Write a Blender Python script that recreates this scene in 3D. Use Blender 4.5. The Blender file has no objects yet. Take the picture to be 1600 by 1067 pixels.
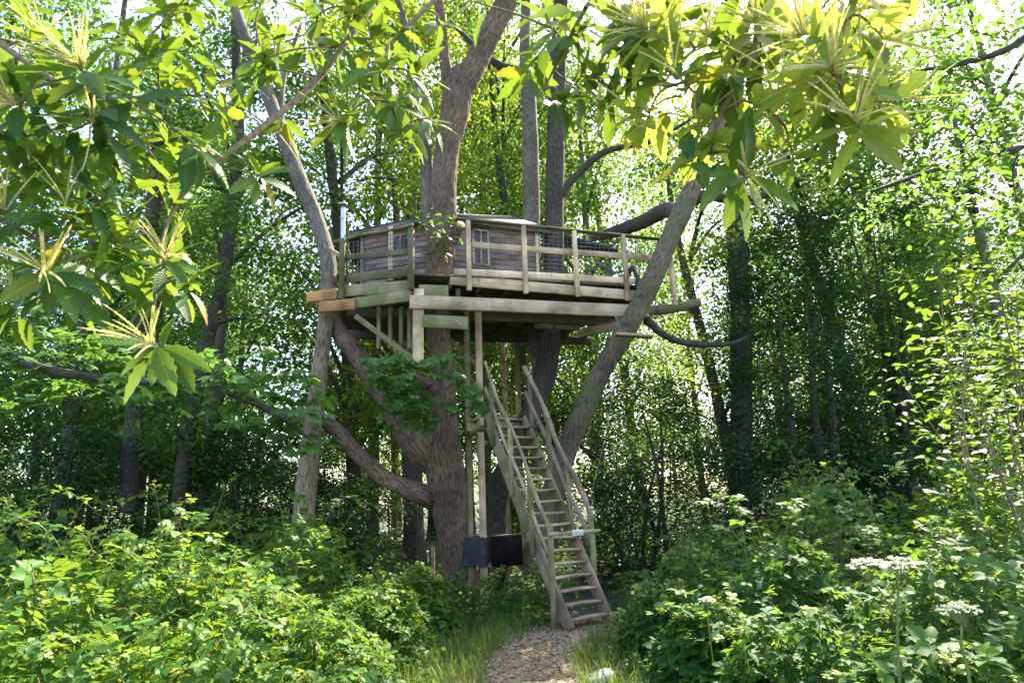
import bpy, math, random
import numpy as np
from mathutils import Matrix, Vector

# ------------------------------------------------------------------ camera, sky, sun, exposure
SC = bpy.context.scene
COL = SC.collection
random.seed(7)
RNG = np.random.default_rng(11)
FPX, TH, ROLL, CAMH = 1020.0, math.radians(13.7), .035, 1.75
FW = np.array([0, math.cos(TH), math.sin(TH)])
U0 = np.array([0, -math.sin(TH), math.cos(TH)])
R0 = np.array([1., 0, 0])
RT = math.cos(ROLL) * R0 - math.sin(ROLL) * U0
UP = math.sin(ROLL) * R0 + math.cos(ROLL) * U0
CAM = np.array([0, 0, CAMH])
cd = bpy.data.cameras.new('camera')
cam = bpy.data.objects.new('camera', cd)
COL.objects.link(cam)
cd.sensor_width = 36
cd.lens = 36 * FPX / 1600
cd.clip_start, cd.clip_end = .05, 2000
m = Matrix(((RT[0], UP[0], -FW[0], 0), (RT[1], UP[1], -FW[1], 0), (RT[2], UP[2], -FW[2], CAMH), (0, 0, 0, 1)))
cam.matrix_world = m
SC.camera = cam

SUN_AZ, SUN_EL = math.radians(38), math.radians(50)
w = bpy.data.worlds.new('World')
SC.world = w
w.use_nodes = True
nt = w.node_tree
sky = nt.nodes.new('ShaderNodeTexSky')
sky.sky_type = 'NISHITA'
sky.sun_disc = False
sky.sun_elevation = SUN_EL
sky.sun_rotation = SUN_AZ
sky.air_density = 1.0
sky.dust_density = 2.0
sky.ozone_density = 1.0
nt.nodes['Background'].inputs['Strength'].default_value = .15
nt.links.new(sky.outputs[0], nt.nodes['Background'].inputs[0])
sl = bpy.data.lights.new('sun', 'SUN')
sl.energy = 5.0
sl.angle = math.radians(.5)
sl.color = (1, .91, .74)
sun = bpy.data.objects.new('sun', sl)
COL.objects.link(sun)
SD = Vector((math.sin(SUN_AZ) * math.cos(SUN_EL), math.cos(SUN_AZ) * math.cos(SUN_EL), math.sin(SUN_EL)))
sun.rotation_euler = SD.to_track_quat('Z', 'Y').to_euler()
sun.location = (20, 20, 40)
SC.view_settings.view_transform = 'Standard'
SC.view_settings.look = 'None'
SC.view_settings.gamma = 1
SC.view_settings.exposure = 2.28
SC.render.engine = 'CYCLES'
SC.cycles.max_bounces = 8
SC.cycles.diffuse_bounces = 5
SC.cycles.transmission_bounces = 6
SC.cycles.glossy_bounces = 2
SC.cycles.use_denoising = True
SC.cycles.sample_clamp_indirect = 8


def ray(x, y):
    return FW + RT * (x - 800) / FPX + UP * (533.5 - y) / FPX


def atz(x, y, z):
    d = ray(x, y)
    return CAM + d * (z - CAMH) / d[2]


def aty(x, y, Y):
    d = ray(x, y)
    return CAM + d * Y / d[1]


def unit(v):
    v = np.asarray(v, float)
    return v / (np.linalg.norm(v) + 1e-9)


# ------------------------------------------------------------------ noise
def _hash(ix, iy, iz, s):
    h = (ix * 374761393 + iy * 668265263 + iz * 2147483647 + s * 1274126177) & 0xffffffff
    h = ((h ^ (h >> 13)) * 1274126177) & 0xffffffff
    return ((h ^ (h >> 16)) & 0xffffff) / float(0xffffff)


def vnoise(p, s=0):
    p = np.asarray(p, float)
    i = np.floor(p).astype(np.int64)
    f = p - i
    f = f * f * (3 - 2 * f)
    out = 0
    for a in (0, 1):
        for b in (0, 1):
            for c in (0, 1):
                wgt = (f[:, 0] if a else 1 - f[:, 0]) * (f[:, 1] if b else 1 - f[:, 1]) * (f[:, 2] if c else 1 - f[:, 2])
                out = out + wgt * _hash(i[:, 0] + a, i[:, 1] + b, i[:, 2] + c, s)
    return out * 2 - 1


# ------------------------------------------------------------------ materials
def newmat(name):
    m = bpy.data.materials.new(name)
    m.use_nodes = True
    return m, m.node_tree, m.node_tree.nodes, m.node_tree.links


def ramp(N, stops, interp='LINEAR'):
    r = N.new('ShaderNodeValToRGB')
    r.color_ramp.interpolation = interp
    e = r.color_ramp.elements
    while len(e) < len(stops):
        e.new(.5)
    for k, (p, c) in zip(e, stops):
        k.position = p
        k.color = (*c, 1) if len(c) == 3 else c
    return r


def leafmat(name, stops, trans=.42, tcol=(.30, .42, .03), rough=.42, veins=False, spec=.28):
    m, T, N, L = newmat(name)
    bs = N['Principled BSDF']
    out = N['Material Output']
    g = N.new('ShaderNodeNewGeometry')
    oi = N.new('ShaderNodeObjectInfo')
    add = N.new('ShaderNodeMath')
    add.operation = 'ADD'
    L.new(g.outputs['Random Per Island'], add.inputs[0])
    L.new(oi.outputs['Random'], add.inputs[1])
    fr = N.new('ShaderNodeMath')
    fr.operation = 'FRACT'
    L.new(add.outputs[0], fr.inputs[0])
    r = ramp(N, stops)
    L.new(fr.outputs[0], r.inputs[0])
    col = r.outputs[0]
    # blotches of age over the leaf surface
    tc = N.new('ShaderNodeTexCoord')
    no = N.new('ShaderNodeTexNoise')
    no.inputs['Scale'].default_value = 9
    no.inputs['Detail'].default_value = 3
    L.new(tc.outputs['Object'], no.inputs['Vector'])
    mx = N.new('ShaderNodeMixRGB')
    mx.blend_type = 'MULTIPLY'
    rr = ramp(N, [(.3, (.72, .78, .7)), (.7, (1.15, 1.1, 1.0))])
    L.new(no.outputs['Fac'], rr.inputs[0])
    mx.inputs[0].default_value = 1
    L.new(col, mx.inputs[1])
    L.new(rr.outputs[0], mx.inputs[2])
    col = mx.outputs[0]
    if veins:
        uv = N.new('ShaderNodeSeparateXYZ')
        L.new(tc.outputs['UV'], uv.inputs[0])
        ab = N.new('ShaderNodeMath')
        ab.operation = 'ABSOLUTE'
        L.new(uv.outputs['Y'], ab.inputs[0])
        k = N.new('ShaderNodeMath')
        k.operation = 'MULTIPLY_ADD'
        k.inputs[1].default_value = -.55
        L.new(ab.outputs[0], k.inputs[0])
        L.new(uv.outputs['X'], k.inputs[2])
        s = N.new('ShaderNodeMath')
        s.operation = 'MULTIPLY'
        s.inputs[1].default_value = 2 * math.pi * 13
        L.new(k.outputs[0], s.inputs[0])
        sn = N.new('ShaderNodeMath')
        sn.operation = 'SINE'
        L.new(s.outputs[0], sn.inputs[0])
        vr = ramp(N, [(.0, (1, 1, 1)), (.80, (1, 1, 1)), (.97, (1.22, 1.2, 1.15))])
        L.new(sn.outputs[0], vr.inputs[0])
        mr = ramp(N, [(.0, (1.9, 1.75, 1.6)), (.03, (1, 1, 1))])
        L.new(ab.outputs[0], mr.inputs[0])
        for q in (vr, mr):
            mm = N.new('ShaderNodeMixRGB')
            mm.blend_type = 'MULTIPLY'
            mm.inputs[0].default_value = 1
            L.new(col, mm.inputs[1])
            L.new(q.outputs[0], mm.inputs[2])
            col = mm.outputs[0]
        bp = N.new('ShaderNodeBump')
        bp.inputs['Strength'].default_value = .16
        bp.inputs['Distance'].default_value = .004
        L.new(sn.outputs[0], bp.inputs['Height'])
        L.new(bp.outputs[0], bs.inputs['Normal'])
    L.new(col, bs.inputs['Base Color'])
    bs.inputs['Roughness'].default_value = rough
    bs.inputs['Specular IOR Level'].default_value = spec
    tr = N.new('ShaderNodeBsdfTranslucent')
    tm = N.new('ShaderNodeMixRGB')
    tm.blend_type = 'MIX'
    tm.inputs[0].default_value = .65
    L.new(col, tm.inputs[1])
    tm.inputs[2].default_value = (*tcol, 1)
    L.new(tm.outputs[0], tr.inputs['Color'])
    mix = N.new('ShaderNodeMixShader')
    mix.inputs[0].default_value = trans
    L.new(bs.outputs[0], mix.inputs[1])
    L.new(tr.outputs[0], mix.inputs[2])
    L.new(mix.outputs[0], out.inputs['Surface'])
    return m


def woodmat(name, c1, c2, algae=.0, acol=(.10, .13, .03), rough=.8, grain=1.0):
    m, T, N, L = newmat(name)
    bs = N['Principled BSDF']
    tc = N.new('ShaderNodeTexCoord')
    oi = N.new('ShaderNodeObjectInfo')
    off = N.new('ShaderNodeVectorMath')
    off.operation = 'ADD'
    sc = N.new('ShaderNodeVectorMath')
    sc.operation = 'SCALE'
    sc.inputs[0].default_value = (37, 19, 23)
    L.new(oi.outputs['Random'], sc.inputs['Scale'])
    L.new(tc.outputs['Object'], off.inputs[0])
    L.new(sc.outputs[0], off.inputs[1])
    mp = N.new('ShaderNodeMapping')
    mp.inputs['Scale'].default_value = (1.3, 26, 26)
    L.new(off.outputs[0], mp.inputs[0])
    n1 = N.new('ShaderNodeTexNoise')
    n1.inputs['Scale'].default_value = 1.6
    n1.inputs['Detail'].default_value = 6
    n1.inputs['Distortion'].default_value = .6
    L.new(mp.outputs[0], n1.inputs['Vector'])
    r1 = ramp(N, [(.28, c1), (.5, tuple((a + b) / 2 for a, b in zip(c1, c2))), (.72, c2)])
    L.new(n1.outputs['Fac'], r1.inputs[0])
    n2 = N.new('ShaderNodeTexNoise')
    n2.inputs['Scale'].default_value = 2.3
    n2.inputs['Detail'].default_value = 5
    L.new(off.outputs[0], n2.inputs['Vector'])
    r2 = ramp(N, [(.34, (.42, .40, .37)), (.60, (1.10, 1.07, 1.03))])
    L.new(n2.outputs['Fac'], r2.inputs[0])
    mx = N.new('ShaderNodeMixRGB')
    mx.blend_type = 'MULTIPLY'
    mx.inputs[0].default_value = .85
    L.new(r1.outputs[0], mx.inputs[1])
    L.new(r2.outputs[0], mx.inputs[2])
    # tone from piece to piece
    hv = N.new('ShaderNodeHueSaturation')
    mr = N.new('ShaderNodeMapRange')
    mr.inputs[3].default_value = .72
    mr.inputs[4].default_value = 1.2
    L.new(oi.outputs['Random'], mr.inputs[0])
    L.new(mr.outputs[0], hv.inputs['Value'])
    L.new(mx.outputs[0], hv.inputs['Color'])
    col = hv.outputs[0]
    if algae > 0:
        n3 = N.new('ShaderNodeTexNoise')
        n3.inputs['Scale'].default_value = 3.1
        n3.inputs['Detail'].default_value = 7
        n3.inputs['Roughness'].default_value = .65
        L.new(off.outputs[0], n3.inputs['Vector'])
        r3 = ramp(N, [(.62 - algae * .5, (0, 0, 0)), (.80 - algae * .4, (1, 1, 1))])
        L.new(n3.outputs['Fac'], r3.inputs[0])
        ma = N.new('ShaderNodeMixRGB')
        L.new(r3.outputs[0], ma.inputs[0])
        L.new(col, ma.inputs[1])
        ma.inputs[2].default_value = (*acol, 1)
        col = ma.outputs[0]
    L.new(col, bs.inputs['Base Color'])
    bs.inputs['Roughness'].default_value = rough
    bs.inputs['Specular IOR Level'].default_value = .25
    bp = N.new('ShaderNodeBump')
    bp.inputs['Strength'].default_value = .55 * grain
    bp.inputs['Distance'].default_value = .006
    L.new(n1.outputs['Fac'], bp.inputs['Height'])
    L.new(bp.outputs[0], bs.inputs['Normal'])
    return m


def barkmat(name, c1, c2, moss=.0, scale=1.0, mcol=(.06, .09, .025)):
    m, T, N, L = newmat(name)
    bs = N['Principled BSDF']
    tc = N.new('ShaderNodeTexCoord')
    mp = N.new('ShaderNodeMapping')
    mp.inputs['Scale'].default_value = (30 * scale, 7 * scale, 1)
    L.new(tc.outputs['UV'], mp.inputs[0])
    n1 = N.new('ShaderNodeTexNoise')
    n1.inputs['Scale'].default_value = 1
    n1.inputs['Detail'].default_value = 7
    n1.inputs['Roughness'].default_value = .62
    n1.inputs['Distortion'].default_value = .5
    L.new(mp.outputs[0], n1.inputs['Vector'])
    r1 = ramp(N, [(.33, tuple(v * .38 for v in c1)), (.47, c1), (.7, c2)])
    L.new(n1.outputs['Fac'], r1.inputs[0])
    n2 = N.new('ShaderNodeTexNoise')
    n2.inputs['Scale'].default_value = 1.4
    n2.inputs['Detail'].default_value = 5
    L.new(tc.outputs['Object'], n2.inputs['Vector'])
    r2 = ramp(N, [(.3, (.6, .6, .6)), (.7, (1.2, 1.17, 1.12))])
    L.new(n2.outputs['Fac'], r2.inputs[0])
    mx = N.new('ShaderNodeMixRGB')
    mx.blend_type = 'MULTIPLY'
    mx.inputs[0].default_value = 1
    L.new(r1.outputs[0], mx.inputs[1])
    L.new(r2.outputs[0], mx.inputs[2])
    col = mx.outputs[0]
    if moss > 0:
        n3 = N.new('ShaderNodeTexNoise')
        n3.inputs['Scale'].default_value = 2.6
        n3.inputs['Detail'].default_value = 8
        n3.inputs['Roughness'].default_value = .7
        L.new(tc.outputs['Object'], n3.inputs['Vector'])
        r3 = ramp(N, [(.66 - moss * .4, (0, 0, 0)), (.85 - moss * .4, (1, 1, 1))])
        L.new(n3.outputs['Fac'], r3.inputs[0])
        ma = N.new('ShaderNodeMixRGB')
        L.new(r3.outputs[0], ma.inputs[0])
        L.new(col, ma.inputs[1])
        ma.inputs[2].default_value = (*mcol, 1)
        col = ma.outputs[0]
    L.new(col, bs.inputs['Base Color'])
    bs.inputs['Roughness'].default_value = .88
    bs.inputs['Specular IOR Level'].default_value = .2
    bp = N.new('ShaderNodeBump')
    bp.inputs['Strength'].default_value = .9
    bp.inputs['Distance'].default_value = .02
    L.new(n1.outputs['Fac'], bp.inputs['Height'])
    L.new(bp.outputs[0], bs.inputs['Normal'])
    return m


def plainmat(name, col, rough=.6, metal=0., var=.25, nscale=6):
    m, T, N, L = newmat(name)
    bs = N['Principled BSDF']
    tc = N.new('ShaderNodeTexCoord')
    n = N.new('ShaderNodeTexNoise')
    n.inputs['Scale'].default_value = nscale
    n.inputs['Detail'].default_value = 6
    L.new(tc.outputs['Object'], n.inputs['Vector'])
    r = ramp(N, [(.3, tuple(v * (1 - var) for v in col)), (.7, tuple(min(1, v * (1 + var)) for v in col))])
    L.new(n.outputs['Fac'], r.inputs[0])
    L.new(r.outputs[0], bs.inputs['Base Color'])
    bs.inputs['Roughness'].default_value = rough
    bs.inputs['Metallic'].default_value = metal
    return m


M = {}
M['chestnut'] = leafmat('chestnut_leaf', [(0, (.018, .075, .016)), (.45, (.030, .105, .018)), (.8, (.055, .145, .018)), (.93, (.09, .18, .02)), (.975, (.25, .20, .025)), (1, (.33, .14, .025))],
                        .36, (.34, .46, .03), .44, True, .32)
M['chestnut_backlit'] = leafmat('chestnut_leaf_backlit', [(0, (.06, .14, .02)), (.5, (.10, .20, .03)), (.9, (.15, .24, .04)), (1, (.34, .22, .04))],
                             .6, (.56, .62, .07), .36, True)  # paler copy of the chestnut leaf: the backlit glow is put into its colour
M['catkin'] = leafmat('catkin_cream', [(0, (.66, .62, .26)), (1, (.85, .80, .46))], .5, (.86, .82, .46), .7, spec=.1)
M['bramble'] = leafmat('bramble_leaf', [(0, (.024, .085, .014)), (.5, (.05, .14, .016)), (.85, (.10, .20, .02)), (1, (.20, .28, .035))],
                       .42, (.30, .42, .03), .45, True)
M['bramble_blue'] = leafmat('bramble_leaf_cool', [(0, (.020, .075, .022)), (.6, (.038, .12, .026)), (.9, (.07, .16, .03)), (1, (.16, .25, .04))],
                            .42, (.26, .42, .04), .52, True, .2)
M['tip'] = leafmat('bramble_young_leaf', [(0, (.16, .25, .03)), (1, (.28, .34, .06))], .45, (.45, .52, .06), .5)
M['maple'] = leafmat('maple_leaf', [(0, (.05, .14, .03)), (.6, (.075, .185, .04)), (1, (.12, .23, .05))], .42, (.24, .42, .05), .5)
M['canopy'] = leafmat('canopy_leaf', [(0, (.045, .105, .015)), (.6, (.08, .165, .02)), (1, (.14, .22, .03))], .54, (.44, .56, .04), .5)
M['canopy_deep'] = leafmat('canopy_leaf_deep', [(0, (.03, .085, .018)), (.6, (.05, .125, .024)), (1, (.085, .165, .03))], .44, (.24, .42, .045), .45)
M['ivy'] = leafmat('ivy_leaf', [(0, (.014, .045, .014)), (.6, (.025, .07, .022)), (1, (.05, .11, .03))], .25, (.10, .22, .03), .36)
M['grass'] = leafmat('grass_blade', [(0, (.06, .13, .02)), (.7, (.10, .18, .03)), (1, (.24, .24, .08))], .4, (.3, .4, .05), .5)
M['umbel'] = leafmat('umbel_white', [(0, (.62, .66, .52)), (1, (.8, .8, .72))], .3, (.7, .72, .6), .7, spec=.1)
M['stem'] = leafmat('green_stem', [(0, (.12, .18, .05)), (1, (.17, .20, .06))], .1, (.2, .3, .05), .5)
M['cane'] = leafmat('cane_bark', [(0, (.16, .17, .06)), (.6, (.22, .17, .08)), (1, (.26, .15, .09))], .0, (.2, .3, .05), .5)
M['bark_oak'] = barkmat('bark_ridged_brown', (.15, .098, .07), (.31, .21, .15), .06)
M['bark_lean'] = barkmat('bark_lichen', (.15, .115, .08), (.28, .22, .15), .45, 1.0, (.12, .15, .055))
M['bark_log'] = barkmat('bark_peeled_log', (.22, .17, .11), (.42, .34, .23), .30, .8, (.14, .14, .07))
M['bark_grey'] = barkmat('bark_grey', (.15, .13, .11), (.29, .26, .22), .25, 1.2)
M['bark_dark'] = barkmat('bark_dark', (.065, .055, .045), (.14, .12, .10), .3, 1.2, (.04, .07, .02))
M['twig'] = barkmat('twig_bark', (.28, .21, .13), (.52, .42, .29), .0, 4)
M['wood_pale'] = woodmat('wood_weathered_pale', (.50, .34, .21), (.74, .56, .38), .08)
M['wood_green'] = woodmat('wood_algae_green', (.25, .20, .11), (.40, .35, .21), .36, (.15, .165, .05))
M['wood_moss'] = woodmat('wood_mossy_dark', (.14, .125, .07), (.26, .23, .14), .40, (.085, .10, .03))
M['wood_new'] = woodmat('wood_fresh_orange', (.42, .20, .07), (.60, .34, .14), .0)
M['wood_stair'] = woodmat('wood_stair_worn', (.25, .165, .105), (.43, .32, .23), .12, (.13, .14, .05))
M['wood_tread'] = woodmat('wood_tread_worn', (.36, .25, .17), (.60, .47, .35), .05)
M['wood_grey'] = woodmat('cladding_grey', (.20, .155, .135), (.36, .30, .27), .10, (.14, .14, .08))
M['wood_red'] = woodmat('cladding_brown', (.26, .165, .12), (.42, .29, .22), .05)
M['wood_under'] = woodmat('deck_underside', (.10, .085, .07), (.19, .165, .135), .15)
M['cut_end'] = woodmat('cut_end_grain', (.45, .25, .11), (.62, .42, .22), .0)
M['felt'] = plainmat('roof_felt', (.035, .038, .042), .85, 0, .35, 14)
M['steel'] = plainmat('flue_steel', (.55, .56, .57), .32, 1.0, .12, 9)
M['wire'] = plainmat('wire_galvanised', (.10, .10, .095), .5, .6)
M['wrap'] = plainmat('black_wrap', (.012, .016, .022), .45, 0, .5, 9)
M['panel'] = plainmat('rusty_brown_panel', (.013, .009, .008), .75, 0, .5, 7)
M['panel'].node_tree.nodes['Principled BSDF'].inputs['Specular IOR Level'].default_value = .05
M['glass'] = plainmat('window_glass', (.03, .035, .035), .06, 0, .2)
M['bolt'] = plainmat('bolt_zinc', (.5, .5, .48), .4, .9)
M['rope'] = plainmat('rope_pale', (.20, .19, .15), .8)
M['sign'] = plainmat('sign_plate', (.62, .60, .52), .6)
M['chip'] = leafmat('leaf_litter', [(0, (.17, .11, .07)), (.5, (.30, .21, .14)), (1, (.45, .35, .25))], .1, (.4, .3, .15), .8, spec=.1)
M['white'] = plainmat('stone_pale', (.55, .54, .52), .7)


def groundmat(name, a, b, c, sc=3.0):
    m, T, N, L = newmat(name)
    bs = N['Principled BSDF']
    tc = N.new('ShaderNodeTexCoord')
    n = N.new('ShaderNodeTexNoise')
    n.inputs['Scale'].default_value = sc
    n.inputs['Detail'].default_value = 9
    n.inputs['Roughness'].default_value = .7
    L.new(tc.outputs['Object'], n.inputs['Vector'])
    v = N.new('ShaderNodeTexVoronoi')
    v.inputs['Scale'].default_value = sc * 14
    L.new(tc.outputs['Object'], v.inputs['Vector'])
    r = ramp(N, [(.3, a), (.5, b), (.72, c)])
    L.new(n.outputs['Fac'], r.inputs[0])
    mx = N.new('ShaderNodeMixRGB')
    mx.blend_type = 'MULTIPLY'
    mx.inputs[0].default_value = .5
    L.new(r.outputs[0], mx.inputs[1])
    L.new(v.outputs['Distance'], mx.inputs[2])
    L.new(mx.outputs[0], bs.inputs['Base Color'])
    bs.inputs['Roughness'].default_value = .95
    bp = N.new('ShaderNodeBump')
    bp.inputs['Strength'].default_value = .8
    bp.inputs['Distance'].default_value = .03
    L.new(n.outputs['Fac'], bp.inputs['Height'])
    L.new(bp.outputs[0], bs.inputs['Normal'])
    return m


M['soil'] = groundmat('woodland_soil', (.022, .03, .012), (.04, .05, .018), (.035, .07, .016), 1.6)
M['path'] = groundmat('path_litter', (.20, .14, .09), (.34, .25, .17), (.42, .34, .25), 5)


# ------------------------------------------------------------------ mesh helpers
def mesh_np(name, V, polys, mat, UV=None, smooth=False):
    """V (n,3); polys list of (k, array(m,k)) ; UV per vertex (n,2)"""
    me = bpy.data.meshes.new(name)
    V = np.asarray(V, np.float32)
    me.vertices.add(len(V))
    me.vertices.foreach_set('co', V.ravel())
    idx = np.concatenate([p.ravel() for p in polys]).astype(np.int32)
    cnt = np.concatenate([np.full(len(p), p.shape[1], np.int32) for p in polys])
    st = np.concatenate([[0], np.cumsum(cnt)[:-1]]).astype(np.int32)
    me.loops.add(len(idx))
    me.loops.foreach_set('vertex_index', idx)
    me.polygons.add(len(cnt))
    me.polygons.foreach_set('loop_start', st)
    me.polygons.foreach_set('loop_total', cnt)
    if smooth:
        me.polygons.foreach_set('use_smooth', np.ones(len(cnt), bool))
    if UV is not None:
        u = me.uv_layers.new(name='UVMap')
        u.data.foreach_set('uv', np.asarray(UV, np.float32)[idx].ravel())
    me.update(calc_edges=True)
    if mat is not None:
        me.materials.append(M[mat] if isinstance(mat, str) else mat)
    return me


def link(name, data, parent=None, mw=None):
    o = bpy.data.objects.new(name, data)
    COL.objects.link(o)
    if mw is None:
        mw = Matrix.Identity(4)
    if parent is not None:
        o.parent = parent
        o.matrix_basis = WM[parent.name].inverted() @ mw
    else:
        o.matrix_basis = mw
    WM[o.name] = mw
    return o


WM = {}


def tag(o, label, cat, group=None):
    o['label'] = label
    o['category'] = cat
    if group:
        o['group'] = group
    return o


def empty(name, loc, label, cat, group=None):
    o = link(name, None, None, Matrix.Translation(Vector(loc)))
    o.empty_display_size = .2
    return tag(o, label, cat, group)


def frame_m(p, x, z):
    """matrix with local X along x, local Z close to z"""
    x = unit(x)
    y = np.cross(z, x)
    if np.linalg.norm(y) < 1e-4:
        y = np.cross((0, 1, .01), x)
    y = unit(y)
    z = np.cross(x, y)
    return Matrix(((x[0], y[0], z[0], p[0]), (x[1], y[1], z[1], p[1]), (x[2], y[2], z[2], p[2]), (0, 0, 0, 1)))


def beam_mesh(l, wd, ht, mat, ch=.008, wob=.004):
    """chamfered, slightly warped timber along local X from 0 to l, centred in Y/Z"""
    n = max(1, min(10, int(l / .5)))
    ch = min(ch, wd * .25, ht * .25)
    a, b = wd / 2, ht / 2
    prof = np.array([(-a + ch, -b), (a - ch, -b), (a, -b + ch), (a, b - ch), (a - ch, b), (-a + ch, b), (-a, b - ch), (-a, -b + ch)])
    V = []
    ph = random.random() * 9
    xs = [0, ch] + [l * i / n for i in range(1, n)] + [l - ch, l]
    for k, x in enumerate(xs):
        s = 1 - ch / max(a, .01) * .6 if k in (0, len(xs) - 1) else 1
        dy = wob * math.sin(ph + x * 1.7)
        dz = wob * math.sin(ph * 2 + x * 1.3)
        for p in prof:
            V.append((x, p[0] * s + dy, p[1] * s + dz))
    q = []
    R = len(xs)
    for k in range(R - 1):
        for j in range(8):
            q.append((k * 8 + j, k * 8 + (j + 1) % 8, (k + 1) * 8 + (j + 1) % 8, (k + 1) * 8 + j))
    caps = np.array([list(range(7, -1, -1)), [(R - 1) * 8 + j for j in range(8)]])
    return mesh_np('timber', V, [np.array(q), caps], mat)


def beam(name, p0, p1, wd, ht, mat, parent, up=(0, 0, 1), ch=.008, wob=.004):
    p0, p1 = np.asarray(p0, float), np.asarray(p1, float)
    l = float(np.linalg.norm(p1 - p0))
    return link(name, beam_mesh(l, wd, ht, mat, ch, wob), parent, frame_m(p0, p1 - p0, np.asarray(up, float)))


def spline(pts, n):
    """Catmull-Rom through pts (k,d) -> (n,d)"""
    P = np.asarray(pts, float)
    if len(P) == 2:
        t = np.linspace(0, 1, n)[:, None]
        return P[0] * (1 - t) + P[1] * t
    Q = np.vstack([2 * P[0] - P[1], P, 2 * P[-1] - P[-2]])
    t = np.linspace(0, len(P) - 1 - 1e-6, n)
    i = t.astype(int)
    f = (t - i)[:, None]
    a, b, c, d = Q[i], Q[i + 1], Q[i + 2], Q[i + 3]
    return .5 * ((2 * b) + (-a + c) * f + (2 * a - 5 * b + 4 * c - d) * f ** 2 + (-a + 3 * b - 3 * c + d) * f ** 3)


def tube_mesh(pts, mat, seg=10, n=None, lump=0., ridge=0., cap=True, seed=0):
    """pts (k,4) x,y,z,r -> tapered tube with bark relief"""
    P = np.asarray(pts, float)
    n = n or max(len(P), 2)
    S = spline(P, n)
    C, r = S[:, :3], np.maximum(S[:, 3], .0008)
    Tn = np.gradient(C, axis=0)
    Tn /= np.linalg.norm(Tn, axis=1)[:, None] + 1e-9
    ref = np.array([0, 1., 0]) if abs(Tn[0][1]) < .8 else np.array([1., 0, 0])
    A = np.cross(Tn, np.cross(ref[None, :], Tn))
    A /= np.linalg.norm(A, axis=1)[:, None] + 1e-9
    B = np.cross(Tn, A)
    ang = np.linspace(0, 2 * np.pi, seg, endpoint=False)
    ln = np.concatenate([[0], np.cumsum(np.linalg.norm(np.diff(C, axis=0), axis=1))])
    ca, sa = np.cos(ang), np.sin(ang)
    rad = np.ones((n, seg)) * r[:, None]
    if lump or ridge:
        gx = np.broadcast_to(ca[None, :], (n, seg)).ravel()
        gy = np.broadcast_to(sa[None, :], (n, seg)).ravel()
        gz = np.broadcast_to(ln[:, None], (n, seg)).ravel()
        if lump:
            rad *= 1 + lump * vnoise(np.c_[gx * 1.2, gy * 1.2, gz * 1.3], 3 + seed).reshape(n, seg)
        if ridge:
            w_ = vnoise(np.c_[gx * 2, gy * 2, gz * 1.4], 5) * .5
            a = np.abs(vnoise(np.c_[gx * 8 + w_, gy * 8 + w_, gz * 3.0], 9 + seed))
            b = vnoise(np.c_[gx * 16, gy * 16, gz * 8], 4)
            rad += ridge * ((1 - np.clip(a * 3.0, 0, 1)) * -1.0 + .3 * b).reshape(n, seg)
    V = C[:, None, :] + rad[:, :, None] * (ca[None, :, None] * A[:, None, :] + sa[None, :, None] * B[:, None, :])
    V = V.reshape(-1, 3)
    # a seam column is doubled so the bark pattern keeps its scale all round
    UV = np.zeros((n, seg, 2))
    UV[:, :, 0] = (ang / (2 * np.pi))[None, :] * (2 * np.pi * r.mean())
    UV[:, :, 1] = ln[:, None]
    UV = UV.reshape(-1, 2)
    i = np.arange(n - 1)[:, None] * seg
    j = np.arange(seg)[None, :]
    j2 = (j + 1) % seg
    q = np.stack([i + j, i + j2, i + seg + j2, i + seg + j], -1).reshape(-1, 4)
    polys = [q]
    if cap:
        polys.append(np.array([list(range(seg - 1, -1, -1)), [(n - 1) * seg + k for k in range(seg)]]))
    return mesh_np('tube', V, polys, mat, UV, True)


def tube(name, pts, mat, parent, seg=10, n=None, **k):
    return link(name, tube_mesh(pts, mat, seg, n, **k), parent)


# ------------------------------------------------------------------ leaf shapes: local X along the leaf, Y across, Z up
def blade(L_, W_, nseg, teeth=0., fold=.18, droop=.25, peak=.45, stalk=.06):
    V, UV = [], []
    for i in range(nseg + 1):
        t = i / nseg
        x = stalk + (L_ - stalk) * t
        wd = W_ / 2 * (math.sin(math.pi * t ** (math.log(.5) / math.log(peak))) ** .8 if 0 < t < 1 else 0)
        if teeth and 0 < i < nseg:
            wd *= 1 + (teeth if i % 2 else -teeth)
        z = -droop * L_ * t * t + .05 * L_ * t
        for s in (-1, 0, 1):
            V.append((x, s * wd, z + abs(s) * fold * wd))
            UV.append((t, s * wd / L_ * 1.2))
    F = []
    for i in range(nseg):
        a = i * 3
        F += [(a, a + 1, a + 4, a + 3), (a + 1, a + 2, a + 5, a + 4)]
    return np.array(V), np.array(F), np.array(UV)


def join(parts):
    V, F, UV, o = [], [], [], 0
    for v, f, u in parts:
        V.append(v)
        F.append(f + o)
        UV.append(u)
        o += len(v)
    return np.vstack(V), np.vstack(F), np.vstack(UV)


def xf(part, rot=0, loc=(0, 0, 0), s=1, roll=0, pitch=0):
    v, f, u = part
    R = np.array(Matrix.Rotation(rot, 3, 'Z') @ Matrix.Rotation(pitch, 3, 'Y') @ Matrix.Rotation(roll, 3, 'X'))
    return (v * s) @ R.T + np.array(loc), f, u


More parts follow.
